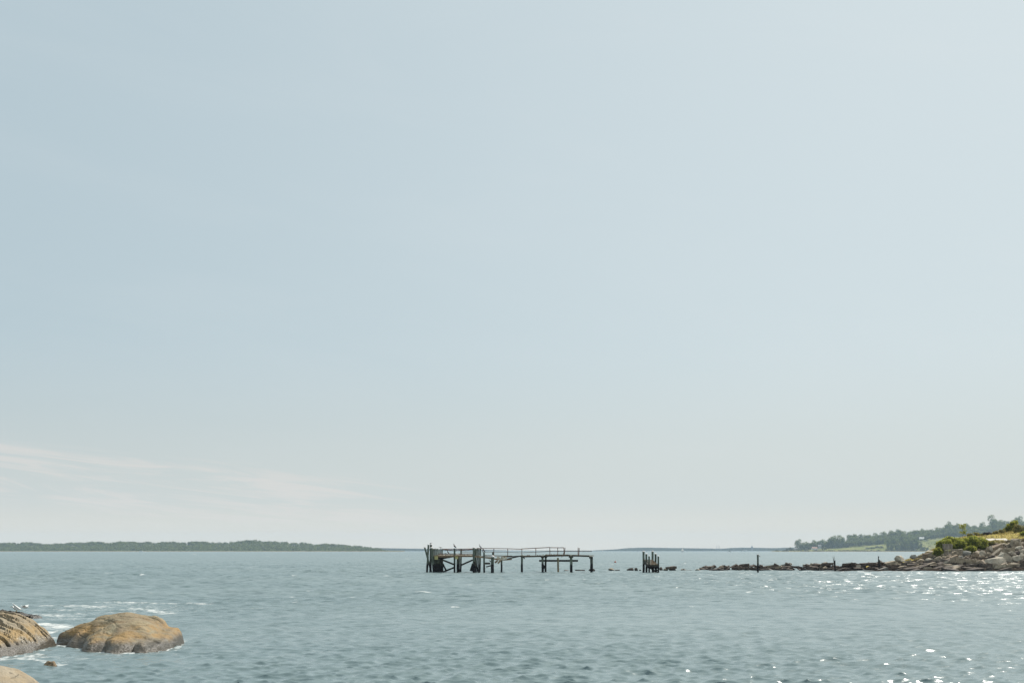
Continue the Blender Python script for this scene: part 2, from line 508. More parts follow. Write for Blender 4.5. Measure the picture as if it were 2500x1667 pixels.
# far blue hills on the horizon
m_far, t, b, o = material('distant_land')
nz = t.noise(t.pos(), 0.006, 5, 0.6)
t.l(t.mix(t.step(nz, 0.4, 0.6), (0.015, 0.022, 0.016), (0.035, 0.045, 0.030)), b.inputs['Base Color']); b.inputs['Roughness'].default_value = 1.0
b.inputs['Specular IOR Level'].default_value = 0
far_top = curve([(-900, 1339), (0, 1338), (850, 1336), (880, 1336.5), (920, 1337), (1000, 1338.5), (1040, 1339), (1100, 1339.5), (1180, 1341), (1250, 1343.2), (1440, 1343.2),
                 (1470, 1341.8), (1507, 1340), (1535, 1337.2), (1580, 1336), (1650, 1337), (1720, 1338), (1757, 1339), (1785, 1337), (1820, 1336), (1850, 1336.5), (1890, 1337),
                 (1930, 1336), (2100, 1335), (2700, 1334)])
pxs = np.linspace(-900, 3100, 700)
rng = np.random.default_rng(3)
bumps = np.convolve(rng.uniform(-1, 1, 760), np.ones(5) / 5, 'same')[:700] * 1.0
fb = lambda px: float(np.interp(px, pxs, bumps))
FD = 5600.0
sheet('far_hills', pxs, [(FD, lambda px: -0.5), (FD + 10, lambda px: 2.5 * (far_top(px) < 1343)),
                         (FD + 350, lambda px: 1.0 + 0.6 * (zat(far_top(px), FD + 700))),
                         (FD + 700, lambda px: max(1.0, zat(far_top(px) + 0.5 * fb(px), FD + 700))),
                         (FD + 1300, lambda px: 0.7 * max(1.0, zat(far_top(px), FD + 700))), (FD + 2000, lambda px: -5)], m_far)

# grass / marsh ground of the wooded shores
m_field, t, b, o = material('field_grass')
p = t.pos(); x, y, z = t.sep(p)
nz = t.noise(p, 0.02, 5, 0.6); nb = t.noise(p, 0.15, 3, 0.6)
c = t.mix(t.step(nz, 0.35, 0.65), (0.14, 0.165, 0.060), (0.26, 0.25, 0.105))
c = t.mix(t.step(nb, 0.55, 0.75, 0, 0.6), c, (0.055, 0.075, 0.03))
c = t.mix(t.step(z, 0.5, 2.2, 0.8, 0.0), c, (0.27, 0.22, 0.14))
t.l(c, b.inputs['Base Color']); b.inputs['Roughness'].default_value = 1.0; b.inputs['Specular IOR Level'].default_value = 0

m_floor, t, b, o = material('woodland_floor')
p = t.pos(); x, y, z = t.sep(p)
nb = t.noise(p, 0.05, 4, 0.6)
c = t.mix(t.step(nb, 0.4, 0.6), (0.030, 0.045, 0.018), (0.070, 0.085, 0.030))
c = t.mix(t.step(t.math('ADD', z, nb), 1.4, 2.4, 1.0, 0.0), c, (0.22, 0.185, 0.12))
t.l(c, b.inputs['Base Color']); b.inputs['Roughness'].default_value = 1.0; b.inputs['Specular IOR Level'].default_value = 0
isl_top = curve([(-900, 1324), (0, 1326), (40, 1325), (75, 1323), (100, 1327), (120, 1328), (150, 1325), (175, 1324), (220, 1320.5), (240, 1323), (260, 1322), (295, 1320.5),
                 (350, 1323), (400, 1323), (450, 1322), (500, 1323), (530, 1322), (560, 1322.5), (600, 1320), (620, 1319), (660, 1321), (720, 1323.5), (760, 1325), (800, 1327),
                 (850, 1329), (880, 1331), (900, 1334), (920, 1337.5), (938, 1341), (945, 1344.5)])
_it, _rn = isl_top, np.random.default_rng(21)
_kx = np.cumsum(_rn.uniform(7, 24, 140)) - 930; _ky = _rn.uniform(-2.0, 2.2, 140)
isl_top = lambda px: _it(px) + float(np.interp(px, _kx, _ky)) * min(1.0, max(0.0, (1343 - _it(px)) / 14))
ID = 3150.0
ish = lambda px: max(0.0, (zat(isl_top(px), ID + 350) - 13.5)) if px < 940 else 0.0
pxs = np.linspace(-900, 1010, 380)
islandend = lambda px: float(sstep(np.array(px), 1005, 930))
land = lambda f, base: (lambda px: base * (1.0 if px < 985 else 0) - 0.6 * (px >= 985) + f * ish(px))
sheet('island_ground', pxs, [(ID, lambda px: -0.6), (ID + 12, land(0, 0.7)), (ID + 60, land(0, 1.3)), (ID + 120, land(0.15, 1.8)), (ID + 230, land(0.6, 2)), (ID + 350, land(1, 2)),
                             (ID + 600, land(0.8, 2)), (ID + 900, lambda px: -3)], m_floor, 0.3)

# right headland: shoreline, sloping field, wooded ridge
hf = curve([(1885, 1345.6), (1900, 1344.6), (1930, 1343), (1960, 1341.5), (2000, 1340.3), (2040, 1338.5), (2100, 1334), (2175, 1327), (2230, 1323), (2262, 1317), (2300, 1312), (2400, 1308), (2500, 1304), (2900, 1296)])
hr = curve([(1885, 1345.6), (1940, 1342), (2000, 1338), (2060, 1330), (2150, 1317), (2230, 1312), (2300, 1303), (2400, 1295), (2500, 1288), (2900, 1280)])
HD = 2950.0
pxs = np.linspace(1884, 3050, 320)
sheet('headland_ground', pxs, [(HD, lambda px: -0.6), (HD + 8, lambda px: 0.8), (HD + 40, lambda px: 1.6 if px > 1888 else .2), (HD + 90, lambda px: 0.35 * zat(hf(px), HD + 230) + 1),
                               (HD + 160, lambda px: 0.75 * zat(hf(px), HD + 230)), (HD + 230, lambda px: zat(hf(px), HD + 230)),
                               (HD + 500, lambda px: zat(hr(px), HD + 500)), (HD + 800, lambda px: zat(hr(px), HD + 500) * 0.9), (HD + 1100, lambda px: -3)], m_field, 0.25, 4)

# ------------------------------------------------------------------ near point on the right: ground
T_ = curve([(40, -0.8), (48, 0.0), (54, 0.4), (58, 0.9), (61, 1.7), (63, 2.6), (65.6, 3.9), (69, 5.2), (72.6, 5.7), (76, 6.05), (80, 6.5), (100, 7.5), (150, 8.0)])
S_ = curve([(170, -0.35), (176, 0.0), (180, 0.13), (190, 0.40), (198, 0.66), (206, 0.90), (212, 1.0), (226, 1.0), (245, 0.35), (258, -0.15), (270, -0.4)])


def ground(X, Y):
    T = T_(X - 0.36 * (Y - 188)); z = T * S_(Y) if T > 0 else T
    core = -0.25 + 0.3 * math.exp(-((Y - 184.5) / 1.6) ** 2) * min(1, max(0, (X - 29) / 3)) - 0.15
    return max(z if S_(Y) > 0 else S_(Y) * 2, core if X < 62 else -1)


def hit(px, py):
    """where the view through a photo pixel meets the near point's ground"""
    D = 172.0
    while D < 228:
        q = at(px, py, D)
        if q.z <= ground(q.x, q.y): return q
        D += 0.25
    return None


m_gr, t, b, o = material('dry_grass_ground')
p = t.pos(); x, y, z = t.sep(p)
nz = t.noise(p, 0.5, 5, 0.6); nb = t.noise(p, 3.0, 4, 0.65)
c = t.mix(t.step(nz, 0.35, 0.65), (0.50, 0.38, 0.14), (0.38, 0.33, 0.10))
c = t.mix(t.step(nb, 0.5, 0.75, 0, 0.6), c, (0.42, 0.34, 0.15))
vr = t.n('ShaderNodeTexVoronoi'); t.l(t.vmath('MULTIPLY', p, (1, 1, 1.6)), vr.inputs['Vector']); vr.inputs['Scale'].default_value = 2.1
vb = t.n('ShaderNodeSeparateColor'); t.l(vr.outputs['Color'], vb.inputs[0])
soil = t.mix(vb.outputs[0], (0.10, 0.078, 0.058), (0.34, 0.29, 0.225))
soil = t.mix(t.step(vr.outputs['Distance'], 0.32, 0.5), soil, (0.035, 0.027, 0.021))
soil = t.mix(t.step(t.math('ADD', z, nb), 0.6, 1.3, 1.0, 0.0), soil, (0.035, 0.027, 0.022))
c = t.mix(t.step(t.math('ADD', y, t.math('MULTIPLY', nz, 8.0)), 203.0, 208.0), soil, c)
t.l(c, b.inputs['Base Color']); b.inputs['Roughness'].default_value = 1.0; b.inputs['Specular IOR Level'].default_value = 0
bp = t.n('ShaderNodeBump'); bp.invert = True; bp.inputs['Distance'].default_value = 0.25; t.l(vr.outputs['Distance'], bp.inputs['Height']); t.l(bp.outputs[0], b.inputs['Normal'])
gx_ = np.linspace(26, 150, 311); gy_ = np.linspace(168, 272, 261)
GX, GY = np.meshgrid(gx_, gy_)
GZ = np.array([[ground(a, b_) for a in gx_] for b_ in gy_])
P = np.stack([GX.ravel(), GY.ravel(), GZ.ravel()], 1)
P[:, 2] += (0.10 + 0.16 * sstep(-P[:, 1], -208, -200)) * fbm(P * (1, 1, 0) / 1.1, 9, 3) * sstep(P[:, 2], 0.2, 1.2)
gme = np_mesh('point_ground', P, grid_faces(len(gy_), len(gx_)))
tag(mesh_obj('point_ground', gme, m_gr), kind='structure')


# ------------------------------------------------------------------ rocks
def rock_proto(seed, boxy=0.6, n=18, bev=0.05, slab=False):
    """an angular broken stone, unit size"""
    rnd = random.Random(seed)
    bm = bmesh.new()
    for k in range(n):
        v = Vector((rnd.gauss(0, 1), rnd.gauss(0, 1), rnd.gauss(0, 1))).normalized()
        m = max(abs(v.x), abs(v.y), abs(v.z))
        v = v.lerp(v / m * 0.85, boxy) * rnd.uniform(0.82, 1.05)
        bm.verts.new(v * 0.5)
    if slab:
        for sx in (-1, 1):
            for sy in (-1, 1):
                for sz in (-1, 1):
                    bm.verts.new(Vector((sx * rnd.uniform(.36, .52), sy * rnd.uniform(.34, .5), sz * rnd.uniform(.36, .5))))
    r = bmesh.ops.convex_hull(bm, input=bm.verts[:])
    junk = [g for g in r['geom_interior'] if isinstance(g, bmesh.types.BMVert)] + [g for g in r['geom_unused'] if isinstance(g, bmesh.types.BMVert)]
    bmesh.ops.delete(bm, geom=list(set(junk)), context='VERTS')
    bmesh.ops.dissolve_limit(bm, angle_limit=R(14), verts=bm.verts[:], edges=bm.edges[:])
    bmesh.ops.bevel(bm, geom=bm.edges[:] + bm.verts[:], offset=bev, segments=2, affect='EDGES', profile=0.6)
    bmesh.ops.triangulate(bm, faces=bm.faces[:])
    bmesh.ops.subdivide_edges(bm, edges=[e for e in bm.edges if e.calc_length() > 0.22], cuts=1, use_grid_fill=True)
    bmesh.ops.triangulate(bm, faces=bm.faces[:])
    co = np.array([v.co[:] for v in bm.verts])
    d = fbm(co * 3.2 + seed * 7.7, seed, 3)
    for v, dd in zip(bm.verts, d):
        v.co += v.co.normalized() * dd * 0.030
    me = bpy.data.meshes.new('rock'); bm.to_mesh(me); bm.free()
    me.polygons.foreach_set('use_smooth', [False] * len(me.polygons))
    return me


PROTO = {}


def protos(kind, mat):
    key = (kind, mat.name)
    if key not in PROTO:
        out = []
        for s in range(9):
            me = rock_proto(s * 13 + (1 if kind == 'slab' else 5), 0.75 if kind == 'slab' else 0.4, 14 if kind == 'slab' else 20, 0.035, kind == 'slab')
            me.name = kind; me.materials.append(mat); out.append(me)
        PROTO[key] = out
    return PROTO[key]


rr = random.Random(42)


def put_rock(c, size, rot, kind, mat, label, group=None, name=None):
    me = rr.choice(protos(kind, mat))
    o = bpy.data.objects.new(name or ('boulder' if kind == 'block' else 'rock_slab'), me); COL.objects.link(o)
    o.location = c; o.scale = size; o.rotation_euler = rot
    tag(o, label, 'rock', group)
    return o


def place_px(cx, cy, w_, h_, tilt, kind, mat, label, group=None, depth=None, D=None, name=None, yaw=None):
    """a rock that fills a given photo box, standing where that box meets the ground"""
    if D is None:
        q = hit(cx, cy + h_ * 0.25)
        D = q.y if q else 179.0
    s = D / FOC
    c = at(cx, cy, D)
    dy = depth or (w_ * s * rr.uniform(0.6, 0.95))
    c.y += dy * 0.15
    return put_rock(c, (w_ * s * 1.12, dy, h_ * s * 1.25), (rr.uniform(-.12, .12), -R(tilt), rr.uniform(-.35, .35) if yaw is None else yaw), kind, mat, label, group, name)


Z6 = lambda x, y: (2180 + x / 7.35, 1230 + y / 7.35)
# (zoomed x, y, width, height, tilt anticlockwise, kind, material, label)
KEY = [
    (125, 985, 190, 130, 0, 'block', m_pale, 'pale grey angular boulder at the left end of the point, above the flat slabs'),
    (370, 948, 125, 70, 10, 'block', m_rock, 'dark edged block on the ridge just left of the upright brown stone'),
    (492, 958, 115, 60, 18, 'slab', m_rock, 'tilted tan slab leaning on the upright brown stone'),
    (575, 968, 78, 135, -4, 'slab', m_brown, 'upright brown stone block standing on end below the green bush'),
    (650, 868, 150, 66, 12, 'block', m_pale, 'pale rounded stones at the left foot of the bush, above the upright brown block'),
    (765, 912, 330, 105, 14, 'slab', m_rock, 'long tan slab sloping up to the foot of the wooden stand'),
    (655, 1010, 150, 75, 5, 'block', m_pale, 'pale flat topped boulder below the long tan sloping slab'),
    (812, 1000, 150, 95, 20, 'block', m_rock, 'grey tan boulder left of the small greenish rock'),
    (950, 962, 120, 62, 0, 'block', m_rock, 'small greenish grey rock right under the wooden stand'),
    (1110, 900, 290, 92, 20, 'slab', m_rock, 'tan weathered slab sloping down right of the wooden stand'),
    (1010, 1005, 340, 58, 22, 'slab', m_brown, 'long straight edged slab tilted up to the right below the wooden stand'),
    (1000, 1060, 300, 44, 20, 'slab', m_darkrock, 'thin dark slab lying under the long tilted slab'),
    (1275, 1040, 410, 95, -8, 'slab', m_rock, 'broad tan topped slab with a dark shaded edge in the middle of the shore'),
    (1335, 900, 170, 125, 10, 'block', m_rock, 'grey boulder in the shade under the right side of the bush'),
    (1490, 935, 145, 120, -12, 'block', m_brown, 'pinkish brown rounded boulder below the right end of the bush'),
    (1612, 868, 105, 62, 0, 'block', m_pale, 'small pale grey stone above the brown rounded boulder'),
    (1618, 918, 115, 70, -25, 'slab', m_pale, 'bent pale slab leaning over the small orange stone'),
    (1608, 962, 90, 72, 0, 'block', m_brown, 'small orange brown stone beside the pinkish boulder'),
    (1722, 915, 105, 85, 0, 'block', m_rock, 'tan stone right of the small orange stone'),
    (1700, 820, 72, 95, 0, 'block', m_rock, 'dark grey stone touching the right edge of the bush'),
    (1762, 812, 75, 100, 10, 'block', m_pale, 'pale upright stone left of the squared tan block'),
    (1862, 790, 190, 80, 20, 'slab', m_brown, 'squared tan block tilted upwards below the dry grass'),
    (1830, 918, 270, 50, 40, 'slab', m_rock, 'narrow slab set steeply on the slope, leading down left'),
    (2005, 858, 320, 84, 8, 'slab', m_rock, 'long grey brown slab across the slope under the big dark boulder'),
    (2215, 722, 215, 200, -20, 'block', m_rock, 'big dark grey brown pointed boulder at the top right of the shore'),
    (2085, 745, 110, 60, 20, 'slab', m_rock, 'brown slab half buried in dry grass left of the big pointed boulder'),
    (2275, 800, 170, 75, 10, 'block', m_pale, 'pale streaked boulder just below the big pointed boulder'),
    (2335, 862, 150, 95, 0, 'block', m_pale, 'pale grey boulder at the right edge of the photo, halfway up the slope'),
    (1860, 1030, 390, 135, 4, 'block', m_pale, 'largest pale flat boulder low on the right of the shore'),
    (2070, 985, 260, 100, -32, 'slab', m_pale, 'pale slab sloping down to the right beside the largest flat boulder'),
    (2155, 900, 160, 95, -20, 'block', m_pale, 'pale block above the slab that slopes down to the right'),
    (2230, 985, 210, 110, 12, 'block', m_pale, 'pale cracked boulder near the right edge, above the dark wet one'),
    (2325, 945, 110, 120, 0, 'block', m_pale, 'pale rough boulder cut by the right edge of the photo'),
    (2340, 1080, 110, 150, 0, 'block', m_darkrock, 'dark wet boulder at the right edge near the waterline'),
    (2190, 1100, 220, 95, 5, 'block', m_rock, 'tan boulder beside the dark wet boulder on the right edge'),
    (1740, 1168, 120, 66, 8, 'block', m_darkrock, 'small black wet rock in the foam on the right of the shore'),
    (1975, 1135, 260, 80, -5, 'slab', m_rock, 'weedy slab in the foam under the largest flat boulder'),
    (1600, 1060, 210, 110, -6, 'block', m_rock, 'brown rubble covered rock left of the largest flat boulder'),
    (2080, 560 + 90, 60, 20, 0, 'block', m_pale, 'small grey stone poking out of the dry grass'),
    (1960, 735, 130, 40, 8, 'slab', m_rock, 'grey stone in dry grass above the squared tan block'),
]
for zx, zy, w_, h_, tl, kd, mt, lb in KEY:
    cx, cy = Z6(zx, zy)
    place_px(cx, cy, w_ / 7.35 * 1.1, h_ / 7.35 * 1.12, tl, kd, mt, lb)

# the rest of the point's armour of broken stone, and the slabs along its waterline
upper = curve([(2175, 1374), (2200, 1371), (2240, 1366), (2262, 1360), (2290, 1354), (2340, 1350), (2400, 1346), (2440, 1334), (2500, 1322), (2620, 1315)])
n_fill = 0
for k in range(600):
    if n_fill >= 96: break
    px = rr.uniform(2172, 2525); py = rr.uniform(upper(px), 1394.5)
    low = py > 1370
    
    wpx_ = rr.uniform(16, 38) if low else rr.uniform(15, 28)
    hpx_ = wpx_ * (rr.uniform(0.18, 0.30) if low else rr.uniform(0.40, 0.7))
    q = hit(px, min(py + 1, 1393))
    if not q: continue
    if low: lab, grp, mt, kd = 'dark wet slab in the jumble along the waterline of the point', 'slabs along the waterline of the point', (m_darkrock if rr.random() < .75 else m_rock), 'slab'
    else: lab, grp, mt, kd = 'grey tan stone filling the rocky slope of the point', 'stones filling the slope of the point', (m_darkrock if rr.random() < .5 else m_rock), 'block'
    place_px(px, py, wpx_, hpx_, rr.uniform(-12, 24), kd, mt, lab, grp, D=q.y)
    n_fill += 1

# the low breakwater of dark slabs running left from the point
jt = curve([(1716, 1384), (1724, 1382.5), (1740, 1382), (1775, 1382), (1790, 1379.5), (1800, 1378), (1825, 1377), (1832, 1378), (1850, 1380), (1875, 1381.5), (1892, 1378.5), (1905, 1380), (1922, 1374.5),
            (1935, 1380), (1950, 1382), (1968, 1377.5), (1990, 1376), (2010, 1375), (2035, 1380), (2060, 1378.5), (2085, 1375.5), (2100, 1374), (2130, 1373), (2160, 1371.5), (2190, 1372)])
Z4 = lambda x, y: (1700 + x / 9.046, 1330 + y / 9.046)
Z5 = lambda x, y: (1940 + x / 8.4, 1300 + y / 8.4)
JK = [
    (Z4, 265, 515, 205, 85, 2, 'slab', m_darkrock, 'dark squared slab at the left end of the unbroken breakwater'),
    (Z4, 850, 490, 150, 90, 28, 'slab', m_darkrock, 'dark slab tilted up left of the lone tall post'),
    (Z4, 1040, 500, 260, 50, 0, 'slab', m_darkrock, 'long level slab just left of the lone tall post'),
    (Z4, 1070, 440, 215, 40, 5, 'slab', m_darkrock, 'narrow slab lying on top of the long level slab by the tall post'),
    (Z4, 560, 500, 120, 80, -20, 'block', m_rock, 'tan rock with a pale streak near the breakwater end'),
    (Z4, 665, 490, 110, 60, 0, 'block', m_darkrock, 'dark rounded rock left of the tilted slab on the breakwater'),
    (Z4, 1430, 470, 110, 70, -10, 'block', m_darkrock, 'dark rock just right of the lone tall post'),
    (Z4, 1780, 500, 190, 120, -28, 'slab', m_darkrock, 'dark slab dipping to the right, midway between the two thin posts'),
    (Z4, 2010, 425, 130, 66, -14, 'block', m_darkrock, 'highest dark rock on the middle of the breakwater'),
    (Z5, 270, 668, 130, 60, -5, 'block', m_darkrock, 'dark rounded rock left of the wide double humped rock by the broken post'),
    (Z5, 455, 662, 210, 80, 0, 'block', m_darkrock, 'wide dark double humped rock just left of the broken post'),
    (Z5, 680, 640, 240, 45, 0, 'slab', m_darkrock, 'long flat slab just left of the broken post'),
    (Z5, 1120, 650, 260, 50, 4, 'slab', m_darkrock, 'flat slab right of the broken post with another slab under it'),
    (Z5, 1180, 690, 180, 50, 0, 'slab', m_darkrock, 'dark block under the flat slab right of the broken post'),
    (Z5, 1310, 690, 90, 60, -10, 'slab', m_pale, 'small pale sunlit block on the breakwater, left of the stump'),
    (Z5, 1420, 755, 95, 70, -12, 'slab', m_pale, 'small pale block at the waterline below the long dark slab'),
    (Z5, 1510, 645, 280, 60, 4, 'slab', m_darkrock, 'long dark slab left of the jagged stump'),
    (Z5, 1800, 620, 100, 60, 0, 'block', m_darkrock, 'dark rock behind the jagged stump'),
    (Z5, 1960, 625, 250, 60, 12, 'slab', m_rock, 'broad tan slab sloping up to the pale grey boulder'),
]
for Z, zx, zy, w_, h_, tl, kd, mt, lb in JK:
    cx, cy = Z(zx, zy); sc = 9.046 if Z is Z4 else 8.4
    place_px(cx, cy, w_ / sc, h_ / sc, tl, kd, mt, lb, D=184.0 + rr.uniform(-.8, .8))
px = 1720.0
while px < 2180:
    top = jt(px); layers = 3 if px < 1960 else 4
    for k in range(layers):
        f = (k + rr.random() * .6) / layers
        py = top + 2.5 + (1391.5 - top - 2) * f
        w_ = rr.uniform(13, 28); h_ = rr.uniform(3.4, 6.2) * (1 + .3 * (px > 1980))
        seg = 'left of the lone tall post' if px < 1850 else ('between the lone tall post and the broken post' if px < 2038 else 'between the broken post and the point')
        place_px(px + rr.uniform(-5, 5), py, w_, h_, rr.uniform(-22, 26), 'slab' if rr.random() < .75 else 'block', m_darkrock if rr.random() < .84 else m_rock,
                 'dark flat rock in the breakwater ' + seg, 'rocks of the breakwater', D=186.0 - 4.5 * f + rr.uniform(-.5, .5))
    px += rr.uniform(15, 20)
# scattered rocks in the water further left
Z3 = lambda x, y: (1460 + x / 9.046, 1320 + y / 9.046)
Z2 = lambda x, y: (1230 + x / 9.8, 1300 + y / 9.8)
for Z, zx, zy, w_, h_, tl, kd, mt, lb in [
    (Z3, 295, 632, 150, 55, -6, 'block', m_rock, 'low olive brown rock in the water midway between the pier and the small dock'),
    (Z3, 430, 650, 100, 22, 0, 'slab', m_rock, 'almost sunken flat rock right of the low olive rock'),
    (Z3, 710, 632, 165, 58, 10, 'block', m_darkrock, 'dark hump of rock in the water left of the small dock'),
    (Z3, 842, 630, 82, 66, 15, 'block', m_darkrock, 'dark upright rock touching the dark hump left of the small dock'),
    (Z3, 930, 644, 55, 20, 0, 'block', m_darkrock, 'tiny rock just left of the small dock piles'),
    (Z3, 1390, 612, 85, 70, -8, 'block', m_darkrock, 'dark rounded rock right beside the small dock'),
    (Z3, 1500, 636, 135, 42, -6, 'block', m_rock, 'low mottled rock between the small dock and the leaning slab'),
    (Z3, 1640, 628, 190, 62, -12, 'block', m_darkrock, 'dark rock carrying a slab, right of the small dock'),
    (Z3, 1620, 582, 215, 30, 5, 'slab', m_darkrock, 'flat slab lying on the dark rock right of the small dock'),
    (Z3, 1885, 640, 135, 46, 0, 'block', m_rock, 'low brown rock alone in the gap of the breakwater'),
    (Z3, 2015, 654, 85, 14, 0, 'slab', m_rock, 'barely showing flat rock in the gap of the breakwater'),
    (Z3, 2210, 636, 150, 38, 0, 'block', m_rock, 'low tan rock just left of the unbroken breakwater'),
    (Z2, 1500, 902, 140, 30, 0, 'block', m_rock, 'low pale brown rock in the water left of the thick deck pile'),
    (Z2, 1830, 905, 240, 32, -2, 'slab', m_darkrock, 'long dark rock in the water under the right end of the pier'),
    (Z2, 2108, 888, 170, 50, 0, 'block', m_darkrock, 'dark rock at the foot of the last pier pile'),
]:
    cx, cy = Z(zx, zy); sc = 9.8 if Z is Z2 else 9.046
    place_px(cx, cy + 0.8, w_ / sc, h_ / sc + 2.5, tl, kd, mt, lb, D=181.0 if Z is Z3 else 176.0)
for k in range(16):
    zx = 690 + k * 60 + rr.uniform(-15, 15)
    place_px(1010 + zx / 9.8, 1300 + 940 / 9.8 + 1.2, rr.uniform(5, 9), rr.uniform(3.5, 5), rr.uniform(-8, 8), 'block', m_darkrock,
             'small dark weedy rock awash behind the piles of the pier', 'rocks awash behind the pier', D=175.0)


# ------------------------------------------------------------------ big foreground rocks (left)
def big_rock(name, crest, D0, front, back, seed, label, mat, kind='dome', nx=260, nv=150, mesh_mod=None):
    """crest = [(photo x, photo y)] seen at depth D0; front(x)/back(x) = half depths in metres"""
    cx = np.array([(a - 1250) / FOC * D0 for a, _ in crest]); cz = np.array([zat(b_, D0) for _, b_ in crest])
    X = np.linspace(cx[0], cx[-1], nx); H = np.interp(X, cx, cz)
    # soften the corners of the traced crest
    ker = np.hanning(15); ker /= ker.sum()
    H = np.convolve(np.pad(H, 7, 'edge'), ker, 'valid')
    v = np.linspace(-1, 1, nv)
    u = (X - X[0]) / (X[-1] - X[0])
    XX, VV = np.meshgrid(X, v); UU, _ = np.meshgrid(u, v); HH = np.tile(H, (nv, 1))
    fr = np.array([front(a) for a in u]); bk = np.array([back(a) for a in u])
    YY = D0 + np.where(VV < 0, VV * fr[None, :], VV * bk[None, :])
    prof = np.where(VV < 0, 1 - np.abs(VV) ** 1.75 * 1.0, 1 - np.abs(VV) ** 1.7 * 1.15)
    ZZ = (HH + 0.35) * prof - 0.35
    P = np.stack([XX.ravel(), YY.ravel(), ZZ.ravel()], 1)
    if mesh_mod: P = mesh_mod(P, UU.ravel(), VV.ravel())
    me = np_mesh(name, P, grid_faces(nv, nx)[:, ::1])
    o = mesh_obj(name, me, mat)
    c = Vector((float(np.mean(X)), D0, 0))
    me.transform(Matrix.Translation(-c)); o.location = c
    tag(o, label, 'rock')
    return o


def rockmat_big(name, top, mid, rust, rust_amt, barn=0.5, barn_h=0.42, speck=0.5):
    m, t, b, o = material(name)
    p = t.pos(); x, y, z = t.sep(p)
    n1 = t.noise(p, 1.3, 6, 0.62, dist=0.6); n2 = t.noise(p, 7, 5, 0.65); n3 = t.noise(p, 26, 3, 0.6)
    nr = t.noise(t.vmath('MULTIPLY', p, (0.7, 1.3, 3.0)), 1.0, 5, 0.65, dist=0.8)
    c = t.mix(t.step(n1, 0.34, 0.66), mid, top)
    zz_ = t.math('ADD', z, t.math('MULTIPLY', t.math('SUBTRACT', n1, 0.5), 0.7))
    rb = t.math('MULTIPLY', t.step(zz_, 0.15, 0.38), t.step(zz_, 0.58, 0.82, 1.0, 0.25))
    c = t.mix(t.math('MULTIPLY', t.math('MULTIPLY', t.step(nr, 0.38, 0.60), rust_amt), rb), c, rust)
    c = t.mix(t.step(n2, 0.50, 0.74, 0, 0.55), c, tuple(v * 0.45 for v in mid))
    # speckle and barnacles near the water
    hz = t.step(t.math('ADD', z, t.math('MULTIPLY', n1, 0.35)), barn_h + 0.1, barn_h + 0.38, 1.0, 0.0)
    vo = t.n('ShaderNodeTexVoronoi'); t.l(p, vo.inputs['Vector']); vo.inputs['Scale'].default_value = 17
    bz = t.math('MULTIPLY', t.math('MULTIPLY', t.step(t.math('ADD', vo.outputs['Distance'], t.math('MULTIPLY', n2, 0.5)), 0.50, 0.66, 1.0, 0.0), hz), t.step(n1, 0.40, 0.55, 0.25, 1.0))
    c = t.mix(t.math('MULTIPLY', bz, barn), c, (0.66, 0.63, 0.56))
    dk = t.math('MULTIPLY', t.step(n3, 0.52, 0.62), t.math('MULTIPLY', hz, 0.8))
    c = t.mix(dk, c, (0.06, 0.05, 0.04))
    c = t.mix(t.math('MULTIPLY', t.step(n3, 0.55, 0.7), speck), c, tuple(v * 0.4 for v in mid))
    wetf = t.step(t.math('ADD', z, t.math('MULTIPLY', n1, 0.30)), 0.30, 0.56, 1.0, 0.0)
    c = t.mix(t.math('MULTIPLY', wetf, 0.85), c, (0.050, 0.043, 0.034))
    vc = t.n('ShaderNodeTexVoronoi', feature='DISTANCE_TO_EDGE'); t.l(t.vmath('ADD', t.vmath('MULTIPLY', p, (0.9, 1.4, 2.6)), t.vmath('SCALE', t.noise(p, 2.0, 4, 0.6, out=1), 0.8)), vc.inputs['Vector']); vc.inputs['Scale'].default_value = 0.9
    ck = t.math('MULTIPLY', t.step(vc.outputs['Distance'], 0.005, 0.022, 0.6, 0.0), t.step(n1, 0.46, 0.62))
    c = t.mix(t.math('MULTIPLY', ck, 0.8), c, (0.045, 0.036, 0.028))
    t.l(c, b.inputs['Base Color'])
    t.l(t.math('MULTIPLY_ADD', wetf, -0.5, 0.85), b.inputs['Roughness']); b.inputs['Specular IOR Level'].default_value = 0.35
    bp = t.n('ShaderNodeBump'); bp.inputs['Strength'].default_value = 0.8; bp.inputs['Distance'].default_value = 0.05
    t.l(t.math('SUBTRACT', t.math('ADD', n2, t.math('MULTIPLY', n3, 0.5)), ck), bp.inputs['Height']); t.l(bp.outputs[0], b.inputs['Normal'])
    return m


